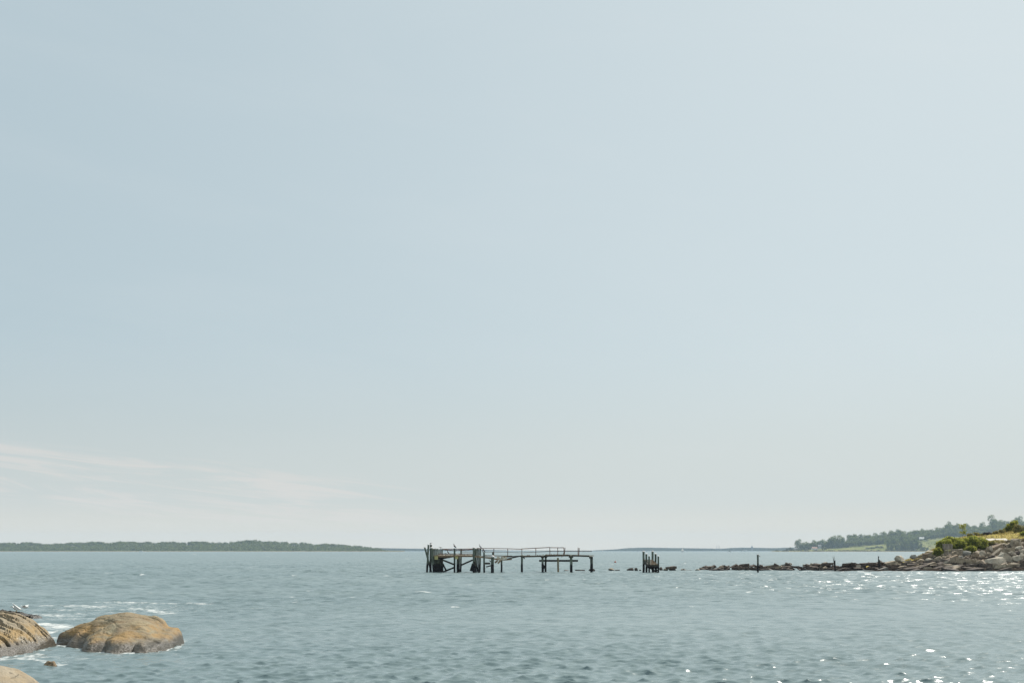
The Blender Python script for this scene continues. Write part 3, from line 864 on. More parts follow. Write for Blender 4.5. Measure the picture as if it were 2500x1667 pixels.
def mod_dome(P, U, Vv):
    P[:, 0] += 0.11 * np.maximum(0, 39.6 - P[:, 1]) * sstep(U, 0.4, 1.0)
    n = fbm(P * (0.9, 0.9, 1.2), 5, 3); n2 = fbm(P * 3.0, 8, 4)
    P[:, 2] += 0.08 * n + 0.034 * n2
    # scalloped foot facing the camera and a ledge on the right end
    sc = np.abs(np.sin(P[:, 0] * 3.1 + 0.8 * fbm(P * 1.1, 3, 2)))
    P[:, 1] -= 0.34 * sc * sstep(-Vv, 0.45, 0.95)
    P[:, 2] += 0.12 * sc * sstep(-Vv, 0.35, 0.8) * sstep(1.1 + Vv, 0, 0.25)
    # sloping bedding planes
    q = P[:, 2] * 5.5 + P[:, 0] * 0.7 + 0.9 * fbm(P * 0.8, 21, 2)
    fr = q - np.floor(q)
    P[:, 2] -= 0.022 * sstep(fr, 0.8, 0.97) * (1 - sstep(fr, 0.97, 1.0))
    # small hollow on the upper left face
    hx, hy = (218 - 1250) / FOC * 38.8, 38.8
    g = np.exp(-(((P[:, 0] - hx) / 0.13) ** 2 + ((P[:, 1] - hy) / 0.16) ** 2))
    P[:, 2] -= 0.16 * g
    # dark notch below the top right
    hx, hy = (388 - 1250) / FOC * 39.4, 39.2
    g = np.exp(-(((P[:, 0] - hx) / 0.32) ** 2 + ((P[:, 1] - hy) / 0.10) ** 2))
    P[:, 2] -= 0.14 * g
    return P


m_big = rockmat_big('tan_shore_rock', (0.285, 0.245, 0.16), (0.235, 0.175, 0.108), (0.33, 0.205, 0.08), 0.85, speck=0.15, barn_h=0.22, barn=0.4)
big_rock('boulder', [(134, 1600), (137, 1575), (140, 1557), (148, 1546), (167, 1538), (182, 1530), (205, 1521), (225, 1516), (240, 1508), (255, 1502), (283, 1499), (305, 1495.5), (325, 1496), (345, 1499),
                     (365, 1502), (382, 1504), (396, 1513), (408, 1527), (416, 1530), (432, 1531), (438, 1538), (444, 1547), (447, 1560), (450, 1590)], 39.6,
         lambda u: float(np.interp(u, [0, .15, .32, .5, .65, .8, .93, 1], [.15, 1.0, 1.9, 3.2, 4.0, 4.3, 3.9, 1.8])), lambda u: 0.4 + 2.2 * math.sin(math.pi * u), 1,
         'large low dome of tan and orange rock with barnacled scalloped foot, surrounded by water', m_big, mesh_mod=mod_dome, nx=380, nv=230)


def mod_crack(P, U, Vv):
    P[:, 0] += 0.13 * np.maximum(0, 38.4 - P[:, 1])
    n = fbm(P * (0.8, 0.8, 1.0), 15, 3); n2 = fbm(P * 3.4, 18, 4)
    P[:, 2] += 0.09 * n + 0.04 * n2
    # open cracks fan down to the right across the sunny top and the side facing the water
    pxs_ = P[:, 0] / P[:, 1] * FOC; ang = P[:, 0] * 0.80 - (P[:, 1] - 36) * 0.45 - P[:, 2] * 0.3
    q = (P[:, 1] - 30) * 1.15 + P[:, 0] * 0.85 + P[:, 2] * 0.9 + 0.50 * fbm(np.stack([ang * 0.8, P[:, 2], P[:, 1] * .5], 1), 33, 3)
    q = q * 2.6; fr = q - np.floor(q); row = np.floor(q)
    gate = sstep(vnoise(np.stack([ang * 0.95, row * 3.7, row * 0 + 2], 1), 77), -0.35, 0.0) * sstep(P[:, 2], 0.22, 0.45)
    cr = sstep(fr, 0.48, 0.60) * (1 - sstep(fr, 0.82, 0.88)) * gate
    P[:, 2] -= 0.30 * cr
    P[:, 2] += 0.07 * (fr - 0.5) * sstep(P[:, 2], 0.2, 0.5)
    return P


m_bigA = rockmat_big('cracked_shore_rock', (0.33, 0.28, 0.20), (0.25, 0.20, 0.135), (0.38, 0.25, 0.10), 0.7, barn_h=0.36, barn=0.8, speck=0.25)
big_rock('boulder', [(-330, 1640), (-300, 1560), (-240, 1515), (-120, 1493), (-40, 1494), (0, 1497), (25, 1498), (45, 1501), (62, 1506), (78, 1514), (90, 1524), (99, 1533), (106, 1541), (112, 1546), (120, 1551),
                     (125, 1558), (127, 1575), (130, 1600)], 38.4,
         lambda u: float(np.interp(u, [0, .88, .95, .98, 1], [5.8, 5.6, 4.6, 3.2, 1.6])), lambda u: 2.4 - 1.6 * (u > .9) * (u - .9) * 10, 2,
         'tan rock split by dark slanting cracks at the left edge of the photo', m_bigA, mesh_mod=mod_crack, nx=560, nv=330)


m_small = simple('orange_speckled_rock', (0.26, 0.18, 0.11), 0.7, 0.6, 22)


def mod_smooth(P, U, Vv):
    P[:, 2] += 0.05 * fbm(P * 1.2, 25, 3) + 0.012 * fbm(P * 6, 28, 3); return P


m_bigC = rockmat_big('smooth_shore_rock', (0.36, 0.30, 0.215), (0.29, 0.235, 0.165), (0.36, 0.26, 0.14), 0.4, barn=0.1, barn_h=-0.2, speck=0.25)
big_rock('boulder', [(-260, 1680), (-200, 1640), (-120, 1618), (-60, 1614), (0, 1621), (20, 1626), (38, 1634), (54, 1645), (66, 1653), (74, 1660), (79, 1672), (88, 1700)], 24.5,
         lambda u: 2.2, lambda u: 1.6, 3, 'smooth pale rounded rock in the bottom left corner', m_bigC, mesh_mod=mod_smooth)
big_rock('rock', [(104, 1626), (109, 1617), (116, 1613), (124, 1610.5), (130, 1612), (135, 1617), (138, 1626)], 32.0,
         lambda u: 0.18, lambda u: 0.16, 4, 'small orange brown rock awash between the cracked rock and the smooth corner rock', m_small, nx=40, nv=30,
         mesh_mod=lambda P, U, Vv: P + 0.03 * fbm(P * 7, 3, 3)[:, None])


def mod_weed(P, U, Vv):
    P[:, 2] += 0.07 * fbm(P * 3.2, 45, 4) + 0.04 * fbm(P * 11, 46, 3); return P


m_weed = rockmat_big('weedy_ledge', (0.060, 0.055, 0.052), (0.028, 0.024, 0.026), (0.05, 0.04, 0.03), 0.4, barn=0.35, barn_h=0.3)
big_rock('rock_ledge', [(-260, 1530), (-160, 1500), (-60, 1489), (0, 1490.5), (15, 1489.5), (30, 1488), (36, 1491), (44, 1494), (56, 1496), (64, 1503)], 53.5,
         lambda u: 1.9, lambda u: 1.4, 5, 'black weed covered ledge behind the cracked rock, with a gull standing on it', m_weed, mesh_mod=mod_weed, nx=200, nv=70)
big_rock('rock_ledge', [(58, 1516), (62, 1501), (70, 1498), (80, 1499), (92, 1502), (102, 1505), (108, 1514)], 54.5,
         lambda u: 0.9, lambda u: 0.6, 6, 'black weedy rock low in the foam right of the gull ledge', m_weed, mesh_mod=mod_weed, nx=90, nv=50)

# ------------------------------------------------------------------ piles, pier
PD = 166.5
SP = PD / FOC


def pile(parent, xt, yt, xb, r_px, D=PD, mat=None, cap=None, name='pile', bottom=-1.2, Z=None, seed=None):
    """a round pile from its top pixel down into the water; xt, xb, yt in photo pixels"""
    s = D / FOC; r = r_px * s * 1.08
    top = at(xt, yt, D); bot = at(xb, HOR + EYE / s, D); bot.z = 0
    d = (bot - top); bot2 = bot + d.normalized() * 1.2
    bm = bmesh.new(); n = 7
    sd = seed or int(xt * 10 + yt)
    pts = [top.lerp(bot2, k / n) for k in range(n + 1)]
    rnd = random.Random(sd)
    pts = [p_ + Vector((rnd.uniform(-.012, .012), rnd.uniform(-.012, .012), 0)) for p_ in pts]
    tube(bm, pts, [r * (0.94 + 0.10 * k / n) for k in range(n + 1)], 11, 0.07, sd)
    o = bm_obj(name, bm, mat or m_pile, parent, loc=None if parent else (bot.x, bot.y, 0))
    if cap:
        c = bmesh.new(); h = cap
        tube(c, [top + Vector((0, 0, -0.05)), top + Vector((0, 0, 0.03)), top + Vector((0, 0, h))], [r * 1.22, r * 1.18, r * 0.3], 11, 0.06, sd)
        off = parent_world(o)
        bmesh.ops.recalc_face_normals(c, faces=c.faces[:]); bmesh.ops.translate(c, verts=c.verts[:], vec=-off)
        me = bpy.data.meshes.new('cap'); c.to_mesh(me); c.free(); me.materials.append(m_cap)
        co = bpy.data.objects.new('cap', me); COL.objects.link(co); co.parent = o
    return o


def A1(x, y, D=PD): return at(1010 + x / 9.8, 1300 + y / 9.8, D)
def A2(x, y, D=PD): return at(1230 + x / 9.8, 1300 + y / 9.8, D)


pier = empty('ruined_pier', (A1(1200, 945).x, PD, 0))
tag(pier, 'ruined timber pier on dark piles with collapsed middle and thin handrails, standing in the bay', 'pier')


def part(name, mat, segs, wd, ht=None, A=A1, parent=None, roll=0):
    """one timber part; segs = list of (x0,y0,x1,y1[,D0[,D1]]) in zoomed pixels"""
    bm = bmesh.new()
    for s in segs:
        D0 = s[4] if len(s) > 4 else PD; D1 = s[5] if len(s) > 5 else D0
        beam(bm, A(s[0], s[1], D0), A(s[2], s[3], D1), wd, ht or wd, roll)
    return bm_obj(name, bm, mat, parent or pier)


# outer corner: tall capped pair, leaning pile, stepped fender row
def pz(x, y, xb, wz, D=PD, cap=None, mat=None, A0=1010, par=pier, name='pile'):
    return pile(par, A0 + x / 9.8, 1300 + y / 9.8, A0 + xb / 9.8, wz / 9.8 / 2, D, mat, cap, name)


pz(354, 285, 318, 46, 166.0, .10)
pz(412, 283, 402, 50, 167.4, .16)
pz(262, 348, 425, 40, 168.2, .10)
pz(424, 360, 482, 50, 165.2, .12)
for k in range(9):
    f = k / 8
    pz(468 + 222 * f, 378 + (0, 3, -2, 6, 0, 14, 3, 8, 0)[k], 476 + 214 * f, (30, 24, 22, 24, 20, 24, 18, 22, 20)[k], 166.0 + 6.5 * f, .05 if k in (0, 2, 5) else None)
for x_ in (520, 575, 632, 676):
    pz(x_, 560, x_ + 4, 56, 170.5, mat=m_dark, name='fender_pile')
pz(978, 372, 978, 42, 165.4, .03)
pz(1048, 572, 1046, 44, 167.5); pz(1086, 574, 1082, 40, 169.0); pz(1136, 388, 1124, 38, 170.5)
pz(1437, 358, 1437, 50, 165.4, .10); pz(1482, 372, 1476, 34, 166.5, .06)
for x_, D_ in ((1505, 167.2), (1530, 167.8), (1556, 168.4), (1584, 169.0), (1607, 169.6)):
    pz(x_, 378, x_ - 18, 22, D_)
pz(1682, 468, 1688, 42, 165.2)
pz(1895, 466, 1893, 42, 170.5)
pz(1886, 572, 1880, 72, 163.6, .22)
pz(2106, 580, 2100, 42, 167.0)
for x_, y_, xb_, w_, D_ in ((435, 545, 432, 48, 166.5), (925, 552, 930, 50, 166.0), (1002, 545, 998, 46, 170.5), (1610, 545, 1616, 60, 165.2), (2088, 585, 2094, 48, 167.0), (2122, 590, 2122, 22, 169.5)):
    pz(x_, y_, xb_, w_, D_, A0=1230)

# decks
part('deck', m_timber, [(492, 548, 1412, 542, 165.9), (560, 540, 1412, 536, 168.5), (600, 533, 1420, 532, 171)], 0.9, 0.10)
part('deck_beam', m_timber, [(492, 562, 1412, 556, 165.3)], 0.15, 0.26)
part('cross_beam', m_yellow, [(540, 598, 545, 598, 164.9, 171.5)], 0.46, 0.46)
part('cross_beam', m_yellow, [(1027, 596, 1030, 596, 164.9, 171.5)], 0.38, 0.38)
rg = random.Random(3)
bm = bmesh.new()
for k in range(15):
    x_ = 505 + k * 30; low_ = 575 + 62 * (1 - abs(k - 5) / 10.0) * rg.uniform(.75, 1.1)
    beam(bm, A1(x_, 570, 166.4), A1(x_ + rg.uniform(-8, 8), low_, 166.6), 0.30, 0.06)
bm_obj('hanging_boards', bm, m_dark, pier)
for s in ((705, 655, 965, 757), (1140, 770, 1412, 650), (692, 735, 778, 905), (700, 938, 968, 828)):
    part('brace', m_dark, [s + (166.2,)], 0.16, 0.22)
part('brace', m_dark, [(1440, 695, 1572, 952, 164.9)], 0.16, 0.26)
part('brace', m_dark, [(1418, 735, 1360, 912, 166.5)], 0.16, 0.26)
part('brace', m_dark, [(1425, 760, 1392, 920, 166.8)], 0.30, 0.30)
part('tie_beam', m_dark, [(1030, 900, 1140, 890, 166.9)], 0.2, 0.25)
# litter of boards lying on the outer deck
bm = bmesh.new()
for k in range(14):
    x_ = 600 + k * 57; beam(bm, A1(x_, 536 + rg.uniform(-3, 3), 166.4), A1(x_ + rg.uniform(20, 60), 532 + rg.uniform(-4, 5), 168), 0.16, 0.07)
bm_obj('loose_boards', bm, m_plank, pier)
# railings of the outer deck
part('handrail', m_rail, [(705, 390, 960, 388), (960, 388, 1412, 384)], 0.10, 0.09)
part('handrail', m_rail, [(705, 398, 985, 432, 167), (985, 432, 1412, 396, 167)], 0.09, 0.10)
part('handrail', m_rail, [(1160, 456, 1412, 456, 171)], 0.07, 0.07)
part('handrail', m_rail, [(572, 507, 1412, 505, 170)], 0.10, 0.12)
part('handrail', m_rail, [(1508, 376, 1630, 374, 168)], 0.12, 0.10)
# collapsed middle span
part('deck_beam', m_timber, [(1455, 556, 2095, 652, 166), (2095, 652, 2245 + 105, 635, 166)], 0.14, 0.16)
part('deck_beam', m_timber, [(1700, 546, 2110, 552, 170.2), (2110, 552, 2360, 556, 170)], 0.14, 0.12)
part('deck_beam', m_timber, [(1455, 574, 1850, 606, 165.6), (1850, 606, 2080, 642, 165.6)], 0.12, 0.14)
part('deck_beam', m_dark, [(75, 626, 400, 556, 166), (0, 580, 400, 556, 170)], 0.14, 0.15, A2)
part('deck', m_timber, [(1465, 552, 1660, 566, 168), (1640, 560, 1930, 596, 168)], 0.8, 0.07)
for s, w2 in (((1990, 582, 2068, 655, 165.4), .26), ((2025, 576, 2085, 648, 165.2), .2), ((2128, 568, 2120, 655, 165.0), .36), ((2150, 560, 2150, 612, 165.3), .25), ((2208, 568, 2196, 628, 165.2), .30),
              ((1570, 542, 1620, 572, 165.6), .18)):
    part('broken_plank', m_plank, [s], 0.06, w2)
for s in ((2010, 662, 1945, 716, 165.5), (2080, 664, 2012, 732, 165.5)):
    part('fallen_timber', m_timber, [s], 0.20, 0.24)
part('cross_tie', m_dark, [(1706, 720, 1832, 720, 166.2)], 0.12, 0.11)
part('cross_tie', m_dark, [(1706, 742, 1832, 742, 166.2)], 0.12, 0.15)
part('cross_tie', m_dark, [(1735, 815, 1850, 784, 166.2)], 0.14, 0.16)
part('splinter', m_dark, [(1806, 655, 1846, 702, 165)], 0.07, 0.07)
part('splinter', m_dark, [(1822, 684, 1850, 676, 165)], 0.07, 0.07)
# the long walkway and its handrail
part('handrail', m_rail, [(1508, 371, 2245 + 15, 379, 168), (2260, 379, 2160 + 425, 392, 168)], 0.10, 0.09)
part('handrail', m_rail, [(1160, 458, 1300, 458, 168.2), (1640, 458, 2260, 462, 168.2), (2260, 462, 2585, 475, 168.2)], 0.06, 0.06)
part('handrail', m_rail, [(425, 384, 1102, 349, 168), (1102, 355, 1440, 357, 168)], 0.10, 0.10, A2)
part('handrail', m_rail, [(425, 475, 765, 460, 168.2), (765, 460, 1102, 443, 168.2), (1102, 443, 2112, 443, 168.2)], 0.06, 0.07, A2)
for x_, y0, y1 in ((1655, 375, 460), (1918, 378, 548), (2250, 380, 548)):
    part('rail_post', m_rail, [(x_, y0, x_, y1, 168.1)], 0.09, 0.09)
for x0, y0, x1, y1 in ((432, 384, 430, 545), (765, 370, 765, 540), (1098, 350, 1104, 530), (1290, 356, 1290, 530), (1437, 357, 1440, 520), (1466, 352, 1450, 525), (1778, 355, 1776, 530), (1805, 364, 1795, 535)):
    part('rail_post', m_rail, [(x0, y0, x1, y1, 168.1)], 0.09, 0.09, A2)
part('loose_rail', m_rail, [(1442, 455, 1420, 515, 167), (1420, 515, 1385, 582, 165.2)], 0.07, 0.07, A2)
part('deck', m_timber, [(400, 552, 905, 551, 168)], 1.1, 0.10, A2)
part('deck', m_timber, [(905, 551, 990, 547, 168.2), (990, 531, 1565, 528, 168)], 1.1, 0.10, A2)
part('deck', m_timber, [(1560, 530, 2050, 545, 168), (2050, 545, 2150, 549, 168)], 1.1, 0.10, A2)
part('deck_beam', m_dark, [(392, 562, 470, 578, 166), (470, 574, 905, 562, 165.9)], 0.14, 0.16, A2)
part('deck_beam', m_dark, [(905, 560, 1560, 545, 165.9)], 0.14, 0.18, A2)
part('deck_beam', m_dark, [(1560, 548, 2050, 562, 165.9)], 0.14, 0.18, A2)
for x_, y_, w_, D_ in ((435, 568, 8, 166.2), (925, 578, 80, 165.8), (1005, 572, 70, 168.5), (1608, 575, 110, 165), (2086, 592, 88, 166.6)):
    part('pile_cap', m_dark, [(x_ - w_ / 2, y_, x_ + w_ / 2, y_, D_)], 0.34, 0.24, A2)
    part('plate', m_plank, [(x_ - 26, y_ - 34, x_ + 26, y_ - 34, D_ - .5)], 0.2, 0.12, A2)
part('brace', m_dark, [(905, 568, 400 + 60, 600, 166)][:0] or [(470, 572, 492, 625, 166)], 0.12, 0.16, A2)
part('brace', m_dark, [(935, 740, 1008, 900, 168)], 0.12, 0.14, A2)
part('brace', m_dark, [(1000, 740, 938, 900, 168.6)], 0.12, 0.14, A2)
bm = bmesh.new()
for k in range(26):
    x_ = 480 + k * 64 + rg.uniform(-14, 14)
    yb = 536 if x_ < 905 else (520 if x_ < 1560 else 528 + (x_ - 1560) * .03)
    if rg.random() < .75: beam(bm, A2(x_, yb + 2, 166.8), A2(x_ + rg.uniform(14, 42), yb + 1, 166.8), 0.7, 0.08)
bm_obj('loose_boards', bm, m_timber, pier)
part('waling', m_dark, [(845, 668, 1775, 668, 166.6)], 0.18, 0.26, A2)
for x_ in (2040, 2075, 2120): part('broken_plank', m_plank, [(x_, 540, x_ + 22, 556, 165.8)], 0.1, 0.12, A2)

stub = pile(None, 1230 + 1292 / 9.8, 1300 + 596 / 9.8, 1230 + 1302 / 9.8, 2.1, 165.0, wood('stub_wood', (0.34, 0.29, 0.17), (0.22, 0.155, 0.09), line=0.6), None, 'pile_stump')
tag(stub, 'pale tan broken pile standing alone under the long walkway of the pier', 'pile')

# the small dock of six stepped piles
dock = empty('small_dock', (at(1592, 1397, 165).x, 165, 0))
tag(dock, 'small isolated dock with six stepped green grey piles around a sloping plank deck', 'dock')
S3 = 9.046
for x_, y_, yb, w_, D_ in ((1005, 232, 695, 46, 167.0), (1068, 285, 710, 41, 164.5), (1128, 333, 710, 36, 162.3), (1205, 228, 690, 46, 168.6), (1270, 285, 700, 42, 165.8), (1330, 335, 710, 36, 162.6)):
    pile(dock, 1460 + x_ / S3, 1320 + y_ / S3, 1460 + (x_ + 3) / S3, w_ / S3 / 2, D_, None, 0.10)
def A3(x, y, D): return at(1460 + x / S3, 1320 + y / S3, D)
bm = bmesh.new()
for k in range(9):
    f = k / 8
    L = A3(1140 - 50 * f, 520 - 105 * f, 162.4 + 6 * f); Rr = A3(1312 - 120 * f, 520 - 105 * f, 162.4 + 6 * f)
    beam(bm, L, Rr + Vector((rg.uniform(-.05, .1), 0, 0)), 0.62, 0.06)
bm_obj('deck', bm, m_timber, dock)
part('deck_beam', m_dark, [], .1, parent=dock) if False else None
def dpart(name, mat, x0, y0, D0, x1, y1, D1, wd, ht):
    bm = bmesh.new(); beam(bm, A3(x0, y0, D0), A3(x1, y1, D1), wd, ht); return bm_obj(name, bm, mat, dock)
dpart('deck_beam', m_dark, 1110, 548, 162.2, 1345, 548, 162.2, .2, .34)
dpart('deck_beam', m_dark, 1130, 590, 162.6, 1340, 590, 162.6, .2, .22)
dpart('deck_beam', m_dark, 1140, 535, 162.4, 1085, 425, 168.4, .14, .2)
dpart('deck_beam', m_dark, 1315, 535, 162.4, 1195, 425, 168.4, .14, .2)
dpart('side_beam', m_dark, 1022, 440, 167, 1110, 560, 162.6, .16, .5)
dpart('brace', m_dark, 1150, 600, 163, 1330, 700, 163, .14, .14)
dpart('pile', m_dark, 1215, 600, 164.5, 1215, 720, 164.5, .26, .26)
dpart('pile', m_dark, 1285, 600, 165.5, 1285, 715, 165.5, .22, .22)
dpart('brace', m_dark, 1190, 690, 163.5, 1330, 640, 163.5, .14, .14)

# the thin posts in the breakwater
post = pile(None, 1700 + 1357 / S3, 1330 + 208 / S3, 1700 + 1361 / S3, 2.15, 167.0, m_pile, 0.04, 'tall_post')
tag(post, 'lone tall dark post standing in front of the breakwater', 'post')
bm = bmesh.new(); beam(bm, at(1852, 1356.5, 166.8), at(1854.5, 1356, 166.8), .05, .05); beam(bm, at(1854, 1356, 166.8), at(1855.8, 1359, 166.8), .05, .05)
bm_obj('bracket', bm, m_dark, post)
b5 = empty('broken_post', (at(1940 + 828 / 8.4, 1393, 178).x, 178, 0))
tag(b5, 'thin broken post with splintered top in the breakwater, left of the jagged stump', 'post')
def A5(x, y, D=178): return at(1940 + x / 8.4, 1300 + y / 8.4, D)
bm = bmesh.new(); tube(bm, [A5(830, 800), A5(828, 700), A5(824, 566)], [.10, .10, .09], 8, .1, 4); bm_obj('post', bm, m_dark, b5)
for pts, rd in (([A5(812, 700), A5(806, 590), A5(784, 488)], .05), ([A5(822, 600), A5(818, 540), A5(811, 468)], .022)):
    bm = bmesh.new(); tube(bm, pts, [rd, rd, rd * .4], 6, .1, 4); bm_obj('splinter', bm, m_dark, b5)
st = empty('jagged_stump', (at(1940 + 1735 / 8.4, 1380, 181).x, 181, 0.4))
tag(st, 'jagged dark stump with one tall knobbed spike on the right part of the breakwater', 'stump')
D_ = 181
bm = bmesh.new(); tube(bm, [A5(1735, 700, D_), A5(1735, 620, D_), A5(1742, 552, D_)], [.26, .20, .06], 9, .2, 5); bm_obj('trunk', bm, m_dark, st)
bm = bmesh.new(); tube(bm, [A5(1722, 680, D_), A5(1722, 580, D_), A5(1718, 520, D_), A5(1720, 505, D_), A5(1722, 490, D_), A5(1718, 476, D_)], [.12, .10, .06, .07, .10, .02], 8, .15, 6); bm_obj('spike', bm, m_dark, st)


# ------------------------------------------------------------------ birds
def bird(name, c, s, heading, mats, label, pose='upright', wing=False):
    """c = feet on the perch; s = body length in metres; heading = -1 left, 1 right"""
    h = heading
    root = empty(name, c); tag(root, label, 'bird', 'birds on the old pier' if c[1] > 100 else None)
    if pose == 'upright':
        pts = [(-.42, -.02), (-.26, .16), (-.08, .34), (.08, .52), (.13, .66), (.10, .78), (.16, .88), (.25, .88)]
        rad = [.02, .09, .15, .14, .075, .05, .07, .03]
    else:
        pts = [(-.62, .20), (-.42, .20), (-.15, .24), (.12, .28), (.28, .36), (.34, .46), (.42, .48), (.50, .47)]
        rad = [.015, .06, .14, .15, .09, .07, .085, .03]
    pts3 = [Vector(c) + Vector((a * h * s, 0, b_ * s + .02)) for a, b_ in pts]
    bm = bmesh.new(); tube(bm, pts3, [q * s for q in rad], 12)
    o_ = bm_obj('body', bm, mats[0], root, smooth=True)
    tip = pts3[-1]
    bm = bmesh.new(); tube(bm, [tip - Vector((.02 * h * s, 0, 0)), tip + Vector((.10 * h * s, 0, -.01)), tip + Vector((.17 * h * s, 0, -.02 * s))], [.024 * s, .018 * s, .004 * s], 6)
    bm_obj('beak', bm, m_beak, root)
    for sd in (-1, 1):
        bm = bmesh.new(); base = Vector(c) + Vector((-.02 * h * s, sd * .06 * s, 0))
        tube(bm, [base + Vector((0, 0, .22 * s)), base + Vector((.02 * h * s, 0, .02))], .014 * s, 6)
        tube(bm, [base + Vector((0, 0, .014 * s)), base + Vector((.09 * h * s, sd * .03 * s, .01 * s))], [.012 * s, .02 * s], 6)
        bm_obj('leg', bm, m_beak if mats[0] is m_white else mats[0], root)
        if not wing:
            bm = bmesh.new()
            q0, q1, q2 = pts3[3], pts3[1], pts3[0]
            tube(bm, [q0 + Vector((0, sd * .11 * s, 0)), (q0 + q1) / 2 + Vector((0, sd * .14 * s, .03 * s)), q1 + Vector((0, sd * .08 * s, .02 * s)), q2 + Vector((-.05 * h * s, sd * .02 * s, 0))], [.05 * s, .075 * s, .05 * s, .01 * s], 8)
            bm_obj('wing', bm, mats[1], root, smooth=True)
        else:
            bm = bmesh.new(); q = pts3[3]
            a0 = q + Vector((.05 * h * s, sd * .10 * s, .05 * s)); tipw = q + Vector((.28 * h * s + .18 * h * s * sd, sd * .35 * s, .55 * s)); b0 = pts3[1] + Vector((0, sd * .08 * s, .05 * s))
            th = Vector((0, .015, .01))
            vs = [bm.verts.new(v_) for v_ in (a0 + th, tipw + th * .2, b0.lerp(tipw, .45) + th, b0 + th, a0 - th, tipw - th * .2, b0.lerp(tipw, .45) - th, b0 - th)]
            bm.faces.new(vs[:4]); bm.faces.new(vs[4:][::-1])
            for k in range(4): bm.faces.new((vs[k], vs[(k + 1) % 4], vs[4 + (k + 1) % 4], vs[4 + k]))
            bm_obj('wing', bm, mats[1], root)
    return root


def perch(x, y, D=PD, A=A1): return A(x, y, D)


DK = (m_bird, m_bird)
bird('seabird', perch(978, 368, 165.4), .62, -1, DK, 'dark bird with outstretched neck on the single pile in the middle of the outer deck')
bird('seabird', perch(1590, 372, 168.4), .58, -1, (m_greyb, m_bird), 'slim upright bird on the clustered piles right of the outer deck')
bird('seabird', perch(1682, 466, 165.2), .52, -1, DK, 'dark bird on the short pile next to the collapsed span')
bird('seabird', perch(412, 268, 167.4), .34, 1, (m_greyb, m_bird), 'small bird on the tallest white topped pile at the pier corner', 'flat')
bird('seabird', perch(640, 375, 170.6), .42, -1, (m_greyb, m_bird), 'bird on the row of fender piles at the outer corner', 'flat')
bird('seabird', perch(822, 507, 168), .52, -1, DK, 'black hunched bird standing on the low rail of the outer deck')
bird('seabird', perch(757, 507, 168), .26, 1, DK, 'tiny dark bird beside the hunched bird on the low rail', 'flat')
bird('seagull', perch(1046, 528, 166.2), .36, -1, (m_white, m_greyb), 'white gull resting on the deck behind the middle pile', 'flat')
g = at(40, 1492.5, 53.4)
bird('seagull', g, .42, -1, (m_white, m_white), 'white gull with lifted wings on the black weedy ledge at the far left', 'flat', True)
g2 = at(61, 1490, 54)
fl = empty('seagull', (g2.x, 54, at(61, 1482, 54).z)); tag(fl, 'small white gull flying low just right of the gull with lifted wings', 'bird')
bm = bmesh.new(); c0 = Vector(fl.location)
tube(bm, [c0 + Vector((-.17, 0, 0)), c0 + Vector((-.08, 0, .01)), c0 + Vector((.04, 0, .01)), c0 + Vector((.12, 0, .02)), c0 + Vector((.17, 0, .01))], [.012, .045, .05, .035, .008], 8)
bm_obj('body', bm, m_white, fl, smooth=True)
for sd in (-1, 1):
    bm = bmesh.new(); vs = [bm.verts.new(c0 + Vector(q)) for q in ((.07, sd * .03, .03), (.09, sd * .22, .10), (-.04, sd * .42, .06), (-.06, sd * .2, .08), (-.06, sd * .03, .02))]
    f_ = bm.faces.new(vs); r_ = bmesh.ops.extrude_face_region(bm, geom=[f_]); bmesh.ops.translate(bm, verts=[v for v in r_['geom'] if isinstance(v, bmesh.types.BMVert)], vec=(0, 0, .012))
    bm_obj('wing', bm, m_white, fl)

# ------------------------------------------------------------------ wooden stand, driftwood, slab on the point
SD = 189.0
def A6(x, y, D=SD): return at(2180 + x / 7.35, 1230 + y / 7.35, D)
ws = empty('wooden_stand', (A6(985, 905).x, SD, ground(A6(985, 905).x, SD)))
tag(ws, 'grey wooden stand with high boarded back and narrow shelf in front of green bushes', 'wooden stand')
m_grey = wood('silvered_boards', (0.44, 0.38, 0.32), (0.2, 0.17, 0.15), line=-9)
bm = bmesh.new()
for k in range(5):
    x_ = 908 + k * 36
    beam(bm, A6(x_ + 8 - k * 2.5, 812), A6(x_ - 4 + k * 2, 722), 0.03, 0.285)
bm_obj('backboard', bm, m_grey, ws)
bm = bmesh.new(); beam(bm, A6(886, 716), A6(1066, 716), .14, .07); bm_obj('top_rail', bm, m_grey, ws)
for x0, x1 in ((902, 932), (980, 992), (1052, 1048)):
    bm = bmesh.new(); beam(bm, A6(x0, 716, SD - .12), A6(x1, 915, SD - .12), .09, .09); bm_obj('leg', bm, m_grey, ws)
bm = bmesh.new()
for k in range(4):
    x_ = 950 + k * 31; beam(bm, A6(x_, 900, SD + .1), A6(x_, 838, SD + .1), 0.03, 0.23)
bm_obj('lower_panel', bm, m_grey, ws)
bm = bmesh.new(); beam(bm, A6(925, 828), A6(1238, 812, SD + .3), .45, .07); bm_obj('shelf', bm, m_plank, ws)
bm = bmesh.new(); beam(bm, A6(1060, 836, SD + .1), A6(1236, 826, SD + .4), .06, .12); bm_obj('shelf_beam', bm, m_grey, ws)

